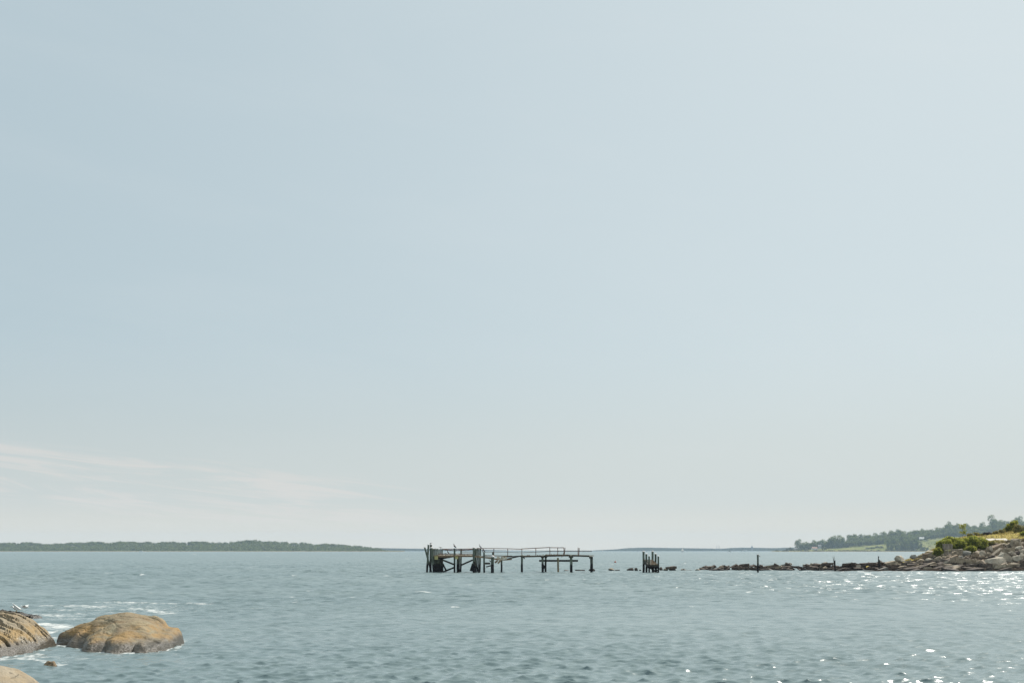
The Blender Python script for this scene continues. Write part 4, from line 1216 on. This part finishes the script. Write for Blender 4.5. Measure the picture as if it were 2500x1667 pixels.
q = hit(2180 + 1700 / 7.35, 1230 + 558 / 7.35) or at(2411, 1306, 208)
dw = empty('driftwood', (q.x, q.y, q.z)); tag(dw, 'black arched driftwood trunk lying on the dry grass near the crest of the point', 'driftwood')
DW = q.y
def A7(x, y): return at(2180 + x / 7.35, 1230 + y / 7.35, DW)
m_black = simple('black_wood', (0.030, 0.028, 0.030), 0.8, 0.3, 3)  # one near-black tone for trunk, branch and root
bm = bmesh.new(); tube(bm, [A7(1605, 530), A7(1640, 528), A7(1690, 532), A7(1740, 540), A7(1785, 552)], [.06, .22, .26, .28, .10], 9, .15, 3); bm_obj('trunk', bm, m_black, dw)
bm = bmesh.new(); tube(bm, [A7(1690, 524), A7(1720, 512), A7(1755, 522), A7(1785, 545)], [.05, .13, .14, .06], 8, .15, 4); bm_obj('branch', bm, m_black, dw)
bm = bmesh.new(); tube(bm, [A7(1640, 530), A7(1668, 552), A7(1700, 558)], [.10, .08, .05], 8, .15, 5); bm_obj('root', bm, m_black, dw)

bm = bmesh.new()
for x0, x1 in ((1690, 1845), (1852, 2055)):
    a = hit(2180 + x0 / 7.35, 1230 + 665 / 7.35); 
    a = a or at(2180 + x0 / 7.35, 1320, 203)
    D_ = a.y
    p0, p1 = at(2180 + x0 / 7.35, 1230 + 652 / 7.35, D_), at(2180 + x1 / 7.35, 1230 + 647 / 7.35, D_)
    beam(bm, p0, p1, 1.3, 0.22, R(18))
sb = bm_obj('concrete_slab', bm, m_conc, None, loc=at(2435, 1319, D_)); tag(sb, 'pale flat concrete slab lying in the dry grass behind the rocks', 'concrete slab')


# ------------------------------------------------------------------ foliage
def leaf_cloud(lobes, n, size, seed, flat=0.5, upb=0.35):
    """many small leaf-clump faces spread over and through a set of lobes [(c, r)]"""
    rng = np.random.default_rng(seed)
    cen = np.array([l[0] for l in lobes], float); rad = np.array([l[1] for l in lobes], float)
    wts = (rad[:, 0] * rad[:, 1]) ** 0.9; wts /= wts.sum()
    idx = rng.choice(len(lobes), n, p=wts)
    d = rng.normal(size=(n, 3)); d[:, 2] = d[:, 2] * 0.9 + upb; d /= np.linalg.norm(d, axis=1)[:, None]
    rr_ = rng.uniform(0.55, 1.08, n)[:, None]
    # ragged lobes
    c = cen[idx] + d * rad[idx] * rr_ * (1 + 0.18 * fbm(d * 2.2 + idx[:, None] * 3.1, seed, 2))[:, None]

    nrm = d + rng.normal(size=(n, 3)) * flat; nrm /= np.linalg.norm(nrm, axis=1)[:, None]
    a = np.cross(nrm, rng.normal(size=(n, 3))); a /= np.linalg.norm(a, axis=1)[:, None]
    b_ = np.cross(nrm, a)
    s = size * rng.uniform(0.6, 1.35, n)[:, None]
    k = rng.uniform(0.5, 1.0, (n, 1))
    v0 = c - a * s; v1 = c + b_ * s * k * 0.8 + nrm * s * .15; v2 = c + a * s; v3 = c - b_ * s * k * 0.8 + nrm * s * .1
    Vv = np.stack([v0, v1, v2, v3], 1).reshape(-1, 3)
    F = np.arange(4 * n).reshape(-1, 4)
    return Vv, F


def crown_mesh(seed, kind='round'):
    rnd = random.Random(seed); lobes = []
    nl = 11
    for k in range(nl):
        a = rnd.uniform(0, 6.283); h = rnd.uniform(0.12, 0.82)
        wmax = (0.34 * math.sin(math.pi * min(1, h * 1.0 + 0.02)) + 0.04) if kind == 'round' else 0.26 * math.sin(math.pi * (0.15 + 0.8 * h))
        r_ = rnd.uniform(0.3, 1) * wmax
        q = rnd.uniform(0.17, 0.25)
        lobes.append(((math.cos(a) * r_, math.sin(a) * r_, h), (q, q, q * 0.85)))
    lobes.append(((0, 0, 0.5), (0.26, 0.26, 0.30)))
    V_, F_ = leaf_cloud(lobes, 1300, 0.038, seed)
    me = np_mesh('crown', V_, F_, False); me.materials.append(m_fartree)
    return me


def trunk_mesh(seed, mat, h=0.5, r=0.022):
    rnd = random.Random(seed); bm = bmesh.new()
    tube(bm, [(0, 0, -.04), (.005, 0, h * .5), (0.01, .01, h), (.01, .0, h * 1.4)], [r * 1.3, r, r * .7, r * .25], 7)
    for k in range(5):
        a = rnd.uniform(0, 6.283); z0 = h * rnd.uniform(.55, 1)
        tube(bm, [(0, 0, z0), (.08 * math.cos(a), .08 * math.sin(a), z0 + .08), (.2 * math.cos(a), .2 * math.sin(a), z0 + .2)], [r * .5, r * .35, r * .12], 5)
    me = bpy.data.meshes.new('trunk'); bm.to_mesh(me); bm.free(); me.materials.append(mat)
    return me


crowns = [crown_mesh(100 + k, 'round' if k < 6 else 'tall') for k in range(8)]
trunks = [trunk_mesh(k, m_bark) for k in range(3)]
tr = random.Random(12)


def tree(x, y, zbase, h, wfac, label, group, crown=None):
    t_ = bpy.data.objects.new('tree', None); COL.objects.link(t_); t_.location = (x, y, zbase)
    tag(t_, label, 'tree', group)
    tk = bpy.data.objects.new('trunk', tr.choice(trunks)); COL.objects.link(tk); tk.parent = t_; tk.scale = (h, h, h)
    cr = bpy.data.objects.new('crown', crown or tr.choice(crowns)); COL.objects.link(cr); cr.parent = t_
    cr.scale = (h * wfac, h * wfac, h); cr.rotation_euler = (0, 0, tr.uniform(0, 6.28))
    return t_


def htree(px, ytop, ybase, D, wpx_, label, group='trees of the far headland', crown=None):
    """a headland tree by its top, its foot and its width in photo pixels"""
    s = D / FOC; q = at(px, ybase, D); h = (ybase - ytop) * s / 0.97
    tree(q.x, D, q.z, h, wpx_ * s / h / 0.86, label, group, crown)


sky_pts = [(1948, 1315), (1958, 1322), (1966, 1322), (1976, 1323), (1986, 1317.5), (1995, 1320), (2004, 1319), (2012, 1316), (2024, 1309), (2036, 1306), (2048, 1305.5), (2058, 1311), (2072, 1303),
           (2081, 1299), (2090, 1303), (2101, 1303), (2112, 1304), (2122, 1301.5), (2135, 1300), (2150, 1298.5), (2163, 1297), (2176, 1294), (2190, 1291), (2198, 1291.5), (2208, 1296), (2220, 1295.5), (2230, 1297),
           (2238, 1290), (2248, 1290), (2262, 1289.5), (2274, 1290), (2286, 1285), (2298, 1286), (2314, 1272), (2324, 1277), (2337, 1275), (2350, 1279), (2364, 1277.5), (2378, 1280.5), (2388, 1281), (2398, 1273),
           (2409, 1281), (2424, 1256), (2440, 1269), (2450, 1270), (2462, 1270), (2474, 1268.5), (2486, 1258.5), (2498, 1268), (2512, 1266), (2526, 1262), (2540, 1266), (2556, 1262), (2574, 1258), (2592, 1260)]
special = {1948: 'round tree alone at the left end of the headland wood', 2081: 'domed tree rising above the wood where the field starts', 2048: 'bushy tree left of the domed tree on the headland skyline',
           2314: 'tall tree standing above the ridge, left of the leafy sapling', 2424: 'tallest tree on the headland skyline with gaps in its crown', 2486: 'tall tree on the skyline near the right edge',
           2398: 'small round tree on the skyline left of the tallest tree', 2337: 'narrow upright tree right of the tall ridge tree', 2238: 'round dark tree at the left end of the upper ridge'}
for px, yt in sky_pts:
    D = HD + 440 if px > 2060 else HD + 250
    big = px in (2424, 2486, 2314, 2081, 1948)
    wd = {1948: 18, 2081: 26, 2424: 27, 2486: 21, 2314: 20, 2398: 14, 2337: 12, 2048: 26}.get(px, tr.uniform(17, 22))
    yb = min(hr(px) + 5, 1341) if px > 2060 else hf(px) + 1
    htree(px, yt, max(yb, yt + 22), D, wd, special.get(px, 'tree on the skyline of the far headland wood, one of a continuous row'), None if px in special else 'skyline trees of the far headland')
rows_ = 0
for px in np.arange(1968, 2560, 8.5):
    top = float(np.interp(px, [a for a, _ in sky_pts], [b_ for _, b_ in sky_pts])); bot = hf(px)
    nrow = 2 if px < 2120 else 3
    for k in range(nrow):
        f = (k + 1) / (nrow + 0.6)
        yt = max(top + 4, top + (bot - top) * f * 0.62) + tr.uniform(-1.5, 1.5)
        yb = min(bot + 1, yt + tr.uniform(19, 24)) if k < nrow - 1 else bot + 1
        if yb - yt < 9: continue
        htree(px + tr.uniform(-4, 4), yt, yb, HD + 420 - 170 * (k + 1) / nrow, tr.uniform(17, 24), 'tree within the body of the far headland wood, below the skyline', 'trees in the body of the far headland wood')
# darker trees coming down to the shore in front of the field
for px, yt, w_ in ((2168, 1312, 16), (2180, 1309, 17), (2190, 1318, 16), (2176, 1325, 15), (2204, 1303, 22), (2222, 1305, 22), (2214, 1316, 20), (2234, 1309, 18), (2200, 1322, 17), (2230, 1322, 18), (2239, 1316, 15), (2190, 1330, 12), (2215, 1331, 15), (2248, 1324, 12), (2255, 1332, 11), (2264, 1335, 11)):
    htree(px, yt, 1345.5 if yt < 1328 else 1345.8, HD + 22 + (1345 - yt), w_, 'dark tree in the clump standing at the water edge of the headland', 'shore clump on the headland')
# low scrub along the headland shore: nobody could count it
rng = np.random.default_rng(8)
VV_, FF_, off_ = [], [], 0
def scrub(px, py, D, w_, h_, n=70, leaf=1.0, seed=0):
    global off_
    q = at(px, py, D); s = D / FOC
    v, f = leaf_cloud([((0, 0, 0), (w_ * s / 2, w_ * s / 2, h_ * s))], n, leaf, seed)
    VV_.append(v + np.array([q.x, q.y, q.z])); FF_.append(f + off_); off_ += len(v)
for k in range(150):
    px = rng.uniform(1890, 2300)
    scrub(px, 1345.3 - rng.uniform(0, 0.5), HD + 14 + rng.uniform(0, 30), rng.uniform(5, 12), rng.uniform(1.5, 3.4) * (1.7 if px > 2140 else 1), 60, 1.1, k)
for px, py, w_, h_ in ((2240, 1341, 22, 10), (2258, 1342, 20, 9), (2272, 1340, 18, 10), (2250, 1334, 22, 7), (2268, 1331, 22, 8), (2285, 1330, 22, 9), (2300, 1335, 26, 12), (2247, 1326, 14, 4), (2262, 1322, 16, 5), (2278, 1318, 16, 5), (2295, 1318, 22, 8),
                       (2130, 1338, 14, 3), (2142, 1336, 14, 4), (2118, 1339, 12, 2.5), (2152, 1337, 12, 5), (1934, 1342, 10, 4), (1950, 1342, 14, 4), (1968, 1342, 12, 3), (2012, 1339, 14, 4), (1922, 1343, 6, 5), (1929, 1340, 6, 5), (2324, 1312, 26, 9), (2306, 1309, 16, 6)):
    scrub(px, py, HD + 60 + (1345 - py) * 6, w_, h_, 160, 1.2, int(px))
sm = np_mesh('scrub', np.concatenate(VV_), np.concatenate(FF_), False); sm.materials.append(leafmat('scrub_leaves', (0.055, 0.070, 0.028), (0.11, 0.125, 0.05), 0.06, 0.2, (0.15, 0.145, 0.06)))
tag(mesh_obj('scrub', sm), 'low green scrub and marsh plants along the headland shore', 'scrub', kind='stuff')

# island wood across the bay, read as one mass
VV_, FF_, off_ = [], [], 0
for k in range(2000):
    px = rng.uniform(-420, 940); top = isl_top(px)
    if rng.random() < 0.34: f = 1.0
    else: f = rng.uniform(0.0, 1.0)
    D = ID + 70 + 290 * f
    hgt = min(14.0, max(3.0, (1345 - top) * 0.95)) * rng.uniform(0.65, 1.1)
    ytop = 1345.2 - (1345.2 - top) * (0.30 + 0.70 * f) + rng.uniform(-1.1, 1.6)
    w_ = rng.uniform(7.5, 17)
    if px > 880: w_ *= 0.6
    s = D / FOC; hp = hgt / s * 0.52
    scrub(px, ytop + hp, D, w_, hp, 90, 1.3, k)
for k in range(150):
    px = rng.uniform(-400, 950); scrub(px, 1344.6, ID + 45 + rng.uniform(0, 25), rng.uniform(5, 11), rng.uniform(1.2, 2.6), 26, 1.2, k)
im = np_mesh('island_wood', np.concatenate(VV_), np.concatenate(FF_), False); im.materials.append(m_fartree)
tag(mesh_obj('island_wood', im), 'dense green wood covering the low island across the bay on the left', 'woodland', kind='stuff')


# bushes and saplings on the near point
def bush(px, py, w_, h_, n, label, mat=m_bush, D=None, leaf=0.115, seed=1, name='bush', lob=9, group=None):
    q = hit(px, min(py + h_ / 2, 1370)) if D is None else None
    D = D or (q.y if q else 205.0)
    if w_ > 30: py -= h_ * 0.05; w_ *= 1.12; h_ *= 1.1; n = int(n * 1.2)
    s = D / FOC; base = at(px, py + h_ / 2, D)
    gz_ = ground(base.x, D); base.z = min(base.z, gz_ + 0.2)
    H = (at(px, py - h_ / 2, D).z - base.z); rnd = random.Random(seed)
    root = empty(name, tuple(base)); tag(root, label, 'bush' if name == 'bush' else 'tree', group)
    Wm = w_ * s / 2; lobes = []
    for k in range(lob):
        a = rnd.uniform(0, 6.283); rr_ = Wm * rnd.uniform(.1, .72); hh = H * rnd.uniform(.30, .80)
        q_ = rnd.uniform(.26, .42) * min(Wm, H)
        lobes.append(((math.cos(a) * rr_, math.sin(a) * rr_ * .7, hh), (q_ * 1.15, q_ * 1.1, q_)))
    lobes.append(((0, 0, H * .42), (Wm * .72, Wm * .55, H * .45)))
    v, f = leaf_cloud(lobes, n, leaf, seed, .7)
    me = np_mesh('foliage', v, f, False); me.materials.append(mat); mesh_obj('foliage', me, None, root)
    bm = bmesh.new()
    for k in range(6):
        a = rnd.uniform(0, 6.283)
        tube(bm, [(0, 0, -.2), (.25 * Wm * math.cos(a), .2 * Wm * math.sin(a), H * .35), (.55 * Wm * math.cos(a), .4 * Wm * math.sin(a), H * .75)], [.05, .035, .012], 5)
    me = bpy.data.meshes.new('stems'); bm.to_mesh(me); bm.free(); me.materials.append(m_twig); mesh_obj('stems', me, None, root)
    return root


bush(2304, 1334, 44, 34, 3600, 'left lobe of green bushes behind the wooden stand', seed=1, D=193)
bush(2326, 1326, 46, 32, 3600, 'middle green bush behind and right of the wooden stand', seed=2, D=196)
bush(2345, 1334, 44, 34, 3600, 'bright green bush in the middle of the thicket, right of the stand shelf', seed=3, D=194.5)
bush(2368, 1330, 48, 38, 4200, 'tall rounded bush with dark hollows at the right of the thicket', seed=4, D=195.5)
bush(2392, 1332, 46, 32, 3400, 'right hand green bush of the thicket above the pinkish boulder', seed=5, D=197)
bush(2366, 1344, 36, 22, 2400, 'low dark green bush hanging over the rocks in the middle of the thicket', seed=6, D=192.5)
bush(2290, 1342, 26, 22, 1800, 'small bush at the left foot of the thicket', seed=7, D=191.5)
bush(2412, 1330, 26, 16, 1200, 'yellowing low bush between the thicket and the concrete slab', m_tan, seed=8, D=199)
bush(2472, 1286, 34, 34, 2600, 'dark leaved shrub rising behind the dry grass near the right edge', seed=9, D=214)
bush(2456, 1292, 16, 14, 700, 'small loose shrub at the left side of the dark leaved shrub', seed=10, D=214)
bush(2492, 1298, 34, 36, 2600, 'yellow green shrub at the right edge, in front of the dark one', m_tan, seed=11, D=209)
bush(2502, 1306, 30, 26, 2000, 'green shrub right above the big pointed boulder', seed=12, D=205)
bush(2530, 1300, 50, 44, 2600, 'leafy shrub mostly beyond the right edge', seed=13, D=208)
for k, (px, py) in enumerate(((2420, 1326), (2434, 1333), (2450, 1330), (2470, 1322), (2300, 1346), (2446, 1297), (2386, 1304), (2366, 1306), (2400, 1306), (2430, 1300))):
    bush(px, py, 20, 9, 500, 'low tuft of dry yellow brush among the stones and grass of the point', m_tan, seed=30 + k, D=(204 if py < 1325 and py > 1310 else (211 if py < 1310 else 198)), leaf=.10, group='dry brush tufts on the point')

# thin leafy sapling rising out of the thicket
sp = at(2350, 1312, 201); sap = empty('sapling', (sp.x, 201, ground(sp.x, 201))); tag(sap, 'thin yellow green sapling rising above the thicket against the far wood', 'tree')
H = at(2350, 1281, 201).z - ground(sp.x, 201)
bm = bmesh.new(); tube(bm, [(0, 0, -.2), (.05, 0, H * .5), (.02, 0, H * .97)], [.05, .035, .01], 6)
rnd = random.Random(4); lobes = []
for k in range(13):
    z0 = H * rnd.uniform(.42, .95); a = rnd.uniform(0, 6.283); L = rnd.uniform(.3, .75) * (1.15 - .5 * z0 / H)
    e = (math.cos(a) * L, math.sin(a) * L, z0 + .25); tube(bm, [(0.03, 0, z0 - .1), e], [.02, .006], 5); lobes.append((e, (.32, .32, .26)))
me = bpy.data.meshes.new('stem'); bm.to_mesh(me); bm.free(); me.materials.append(m_twig); mesh_obj('stem', me, None, sap)
v, f = leaf_cloud(lobes, 620, .08, 5, .8); me = np_mesh('foliage', v, f, False); me.materials.append(m_bush); mesh_obj('foliage', me, None, sap)

# dry grass blades over the crest: stuff
n = 15000
gxr = rng.uniform(66, 104, n); gyr = rng.uniform(199, 226, n)
gz0 = np.array([ground(a, b_) for a, b_ in zip(gxr, gyr)])
hh = rng.uniform(.12, .38, n); an = rng.uniform(0, 3.14, n); lean = rng.normal(0, .12, (n, 2))
b0 = np.stack([gxr, gyr, gz0 - .05], 1); dx = np.stack([np.cos(an) * .05, np.sin(an) * .05, 0 * an], 1)
tip = b0 + np.stack([lean[:, 0], lean[:, 1], hh], 1)
Vg = np.stack([b0 - dx, b0 + dx, tip], 1).reshape(-1, 3)
gm = np_mesh('dry_grass', Vg, np.arange(3 * n).reshape(-1, 3), False); gm.materials.append(m_grassy)
tag(mesh_obj('dry_grass', gm), 'dry yellow grass over the crest of the point', 'grass', kind='stuff')


# ------------------------------------------------------------------ houses, boats, masts far off
def house(px, py, D, w_, d_, h_, rh, wall, roof, label, yaw=0.0, nwin=3):
    q = at(px, py, D); root = empty('house', tuple(q)); root.rotation_euler = (0, 0, yaw); tag(root, label, 'house')
    def add(name, bm, mat, par):
        bmesh.ops.recalc_face_normals(bm, faces=bm.faces[:]); me = bpy.data.meshes.new(name); bm.to_mesh(me); bm.free(); me.materials.append(mat); return mesh_obj(name, me, None, par)
    bm = bmesh.new()
    pr = [(-w_ / 2, 0), (w_ / 2, 0), (w_ / 2, h_), (-w_ / 2, h_)]
    beam(bm, (0, -d_ / 2, h_ / 2), (0, d_ / 2, h_ / 2), w_, h_); wl = add('wall', bm, wall, root)
    bm = bmesh.new(); e = .5
    A_ = [bm.verts.new(v) for v in ((-w_ / 2 - e, -d_ / 2 - e, h_), (w_ / 2 + e, -d_ / 2 - e, h_), (w_ / 2 + e, d_ / 2 + e, h_), (-w_ / 2 - e, d_ / 2 + e, h_), (-w_ / 2 - e, 0, h_ + rh), (w_ / 2 + e, 0, h_ + rh))]
    for f in ((0, 1, 5, 4), (2, 3, 4, 5), (0, 4, 3), (1, 2, 5), (0, 3, 2, 1)): bm.faces.new([A_[i] for i in f])
    rf = add('roof', bm, roof, root)
    bm = bmesh.new(); beam(bm, (w_ * .25, 0, h_ + rh * .4), (w_ * .25, 0, h_ + rh + 1.2), .9, .9); add('chimney', bm, m_roofr, rf)
    for k in range(nwin):
        x_ = -w_ / 2 + w_ * (k + .5) / nwin
        if k == nwin // 2 and nwin > 2:
            bm = bmesh.new(); beam(bm, (x_, -d_ / 2 - .03, .05), (x_, -d_ / 2 - .03, 2.2), 0.12, 1.1); add('door', bm, m_roofg, root); continue
        bm = bmesh.new(); beam(bm, (x_, -d_ / 2 - .03, h_ * .35), (x_, -d_ / 2 - .03, h_ * .75), 0.12, 1.4); add('window', bm, m_glass, root)


house(1988, 1341.6, HD + 95, 13, 9, 4.0, 3.2, m_wall, m_roofr, 'white house with a reddish roof among the trees near the headland tip', .25)
house(2001, 1339.6, HD + 130, 7, 8, 7.5, 3, m_wallg, m_roofg, 'tall pale grey house just right of the white house', -.3, 2)
house(1992, 1343, HD + 60, 6, 4, 2.2, 1.4, m_wall, m_roofg, 'low white shed at the shore below the tall grey house', 0, 2)
house(1943, 1341.8, HD + 90, 9, 7, 2.6, 2.2, m_wallg, m_roofg, 'low grey house left of the first round tree at the headland tip', 0)
house(2112, 1340.5, HD + 150, 7, 5, 2.4, 2.0, m_wallg, m_roofg, 'small grey blue shed on the headland field', .4, 2)
house(2250, 1316.5, HD + 215, 11, 8, 3.4, 2.6, m_wall, m_wall, 'white building below the upper ridge trees', -.2)


def hull_mesh(L, B, H):
    bm = bmesh.new(); secs = []
    for k in range(9):
        f = k / 8; w_ = B / 2 * math.sin(math.pi * min(.5, .12 + f * .55)) * (1 if f < .75 else (1 - f) / .25 + .02)
        x_ = -L / 2 + L * f; sh = H * (1 + .25 * f * f)
        secs.append([bm.verts.new((x_, -w_, sh)), bm.verts.new((x_, -w_ * .75, H * .2)), bm.verts.new((x_, 0, -H * .4)), bm.verts.new((x_, w_ * .75, H * .2)), bm.verts.new((x_, w_, sh))])
    for a, b_ in zip(secs, secs[1:]):
        for k in range(4): bm.faces.new((a[k], a[k + 1], b_[k + 1], b_[k]))
        bm.faces.new((a[4], a[0], b_[0], b_[4]))
    bm.faces.new(secs[0]); bm.faces.new(secs[-1][::-1])
    return bm


def sailboat(px, D, L, mast, label, hullmat, yaw=0.0):
    root = empty('sailboat', ((px - 1250) / FOC * D, D, 0)); root.rotation_euler = (0, 0, yaw); tag(root, label, 'sailboat')
    def add(name, bm, mat):
        bmesh.ops.recalc_face_normals(bm, faces=bm.faces[:]); me = bpy.data.meshes.new(name); bm.to_mesh(me); bm.free(); me.materials.append(mat); return mesh_obj(name, me, None, root)
    add('hull', hull_mesh(L, L * .3, L * .11), hullmat)
    bm = bmesh.new(); tube(bm, [(L * .1, 0, 0), (L * .1, 0, mast)], .12, 6); add('mast', bm, m_steel)
    for name, tri in (('mainsail', ((L * .08, 1.6), (L * .08, mast * .97), (-L * .42, 1.8))), ('jib', ((L * .12, mast * .85), (L * .14, 1.5), (L * .5, 1.4)))):
        bm = bmesh.new(); N = 6; rows = []
        for i in range(N + 1):
            row = []
            for j in range(N + 1 - i):
                a, b_ = i / N, j / N; c_ = 1 - a - b_
                X_ = tri[0][0] * c_ + tri[1][0] * a + tri[2][0] * b_; Z_ = tri[0][1] * c_ + tri[1][1] * a + tri[2][1] * b_
                row.append(bm.verts.new((X_, .35 * L * .3 * (a * b_ + b_ * c_ + a * c_) * 2 - .2, Z_)))
            rows.append(row)
        for i in range(N):
            for j in range(N - i):
                bm.faces.new((rows[i][j], rows[i + 1][j], rows[i][j + 1]))
                if j < N - i - 1: bm.faces.new((rows[i + 1][j], rows[i + 1][j + 1], rows[i][j + 1]))
        r_ = bmesh.ops.solidify(bm, geom=bm.faces[:], thickness=.06); add(name, bm, m_sail)


sailboat(1666, 2600, 7.0, 8.5, 'sailboat with raised white sail and dark hull in the middle of the open bay', m_navy, .2)
sailboat(1470.5, 2900, 5.0, 4.5, 'tiny white sailboat left of the small dock near the horizon', m_hull, .9)


def motorboat(px, D, L, label, yaw=0.0, cabin=.35):
    root = empty('motorboat', ((px - 1250) / FOC * D, D, 0)); root.rotation_euler = (0, 0, yaw); tag(root, label, 'motorboat')
    def add(name, bm, mat, par=root):
        bmesh.ops.recalc_face_normals(bm, faces=bm.faces[:]); me = bpy.data.meshes.new(name); bm.to_mesh(me); bm.free(); me.materials.append(mat); return mesh_obj(name, me, None, par)
    H = L * .12; add('hull', hull_mesh(L, L * .3, H), m_hull)
    bm = bmesh.new(); beam(bm, (-L * .25, 0, H * 1.5), (L * cabin * .6, 0, H * 1.5), L * .2, H * 1.1); c_ = add('cabin', bm, m_hull)
    bm = bmesh.new(); beam(bm, (-L * .22, 0, H * 1.75), (L * cabin * .6 + .05, 0, H * 1.75), L * .2 + .08, H * .35); add('window', bm, m_glass, c_)


motorboat(1781, 2500, 8, 'white motorboat on the bay right of the sailboat, below the three masts', .1)
motorboat(1818, 4300, 18, 'long white vessel near the far shore, left of the tall tower', 0, .6)
motorboat(345, 2700, 10, 'white motorboat trailing a wake in front of the island wood', math.pi + .1)
bm = bmesh.new()
for k in range(14):
    x_ = (338 + k * 1.6 - 1250) / FOC * 2700
    bmesh.ops.create_icosphere(bm, subdivisions=1, radius=.35 + .25 * math.sin(k * 1.9), matrix=Matrix.Translation((x_, 2698 + (k % 3), .05)) @ Matrix.Scale(.35, 4, (0, 0, 1)) @ Matrix.Scale(2, 4, (1, 0, 0)))
tag(bm_obj('wake_foam', bm, m_sail), 'white foam of the boat wake before the island', 'foam', kind='stuff')

# three thin masts and a tower beyond the bay
for k, (px, yt) in enumerate(((1749.5, 1331.5), (1753.4, 1329.5), (1757, 1331.5))):
    base = at(px, 1344.6, 5500); base.z = 0; top = at(px, yt, 5500)
    bm = bmesh.new(); tube(bm, [base, base.lerp(top, .5), top], [1.1, .8, .35], 6)
    o_ = bm_obj('radio_mast', bm, m_steel, None, loc=tuple(base)); tag(o_, ('left', 'middle and tallest', 'right')[k] + ' of the three thin masts beyond the bay', 'mast', 'three masts beyond the bay')
tb = at(1836, 1343, 5500); tb.z = 0; tw = empty('tower', tuple(tb)); tag(tw, 'squat tower with a thin mast on the far shore right of the three masts', 'tower')
bm = bmesh.new(); tube(bm, [tb, tb + Vector((0, 0, 14)), tb + Vector((0, 0, 15)), tb + Vector((0, 0, 21))], [5, 2.5, 5, 4], 10); bm_obj('tower_body', bm, m_steel, tw)
bm = bmesh.new(); tube(bm, [tb + Vector((0, 0, 20)), tb + Vector((0, 0, 30))], .5, 6); bm_obj('antenna', bm, m_steel, tw)

# red buoy
bq = at(1502, 1372.5, 9000 / (1373 - HOR)); bo = empty('buoy', (bq.x, bq.y, 0)); tag(bo, 'small red buoy floating left of the small dock', 'buoy')
bm = bmesh.new(); c0 = Vector(bo.location); tube(bm, [c0 + Vector((0, 0, -.2)), c0 + Vector((0, 0, .1)), c0 + Vector((0, 0, .3)), c0 + Vector((0, 0, .42))], [.12, .26, .22, .06], 12); bm_obj('float', bm, m_red, bo, smooth=True)
bm = bmesh.new(); tube(bm, [c0 + Vector((0, 0, .4)), c0 + Vector((0, 0, .55))], .035, 6); bm_obj('handle', bm, m_dark, bo)

# ------------------------------------------------------------------ haze
hm = bpy.data.materials.new('haze_air'); hm.use_nodes = True; ht = NT(hm.node_tree); ht.t.nodes.clear()
pvn = ht.n('ShaderNodeVolumePrincipled'); pvn.inputs['Color'].default_value = (0.67, 0.82, 0.98, 1); pvn.inputs['Density'].default_value = 0.000078
pvn.inputs['Anisotropy'].default_value = 0.0
ho = ht.n('ShaderNodeOutputMaterial'); ht.l(pvn.outputs[0], ho.inputs['Volume'])
bm = bmesh.new(); bmesh.ops.create_cube(bm, size=1.0)
bmesh.ops.scale(bm, verts=bm.verts[:], vec=(33000, 9400, 128)); bmesh.ops.translate(bm, verts=bm.verts[:], vec=(0, 4400, 58))
hz = bm_obj('haze', bm, hm); tag(hz, 'thin bluish sea haze over the bay', 'haze', kind='stuff')
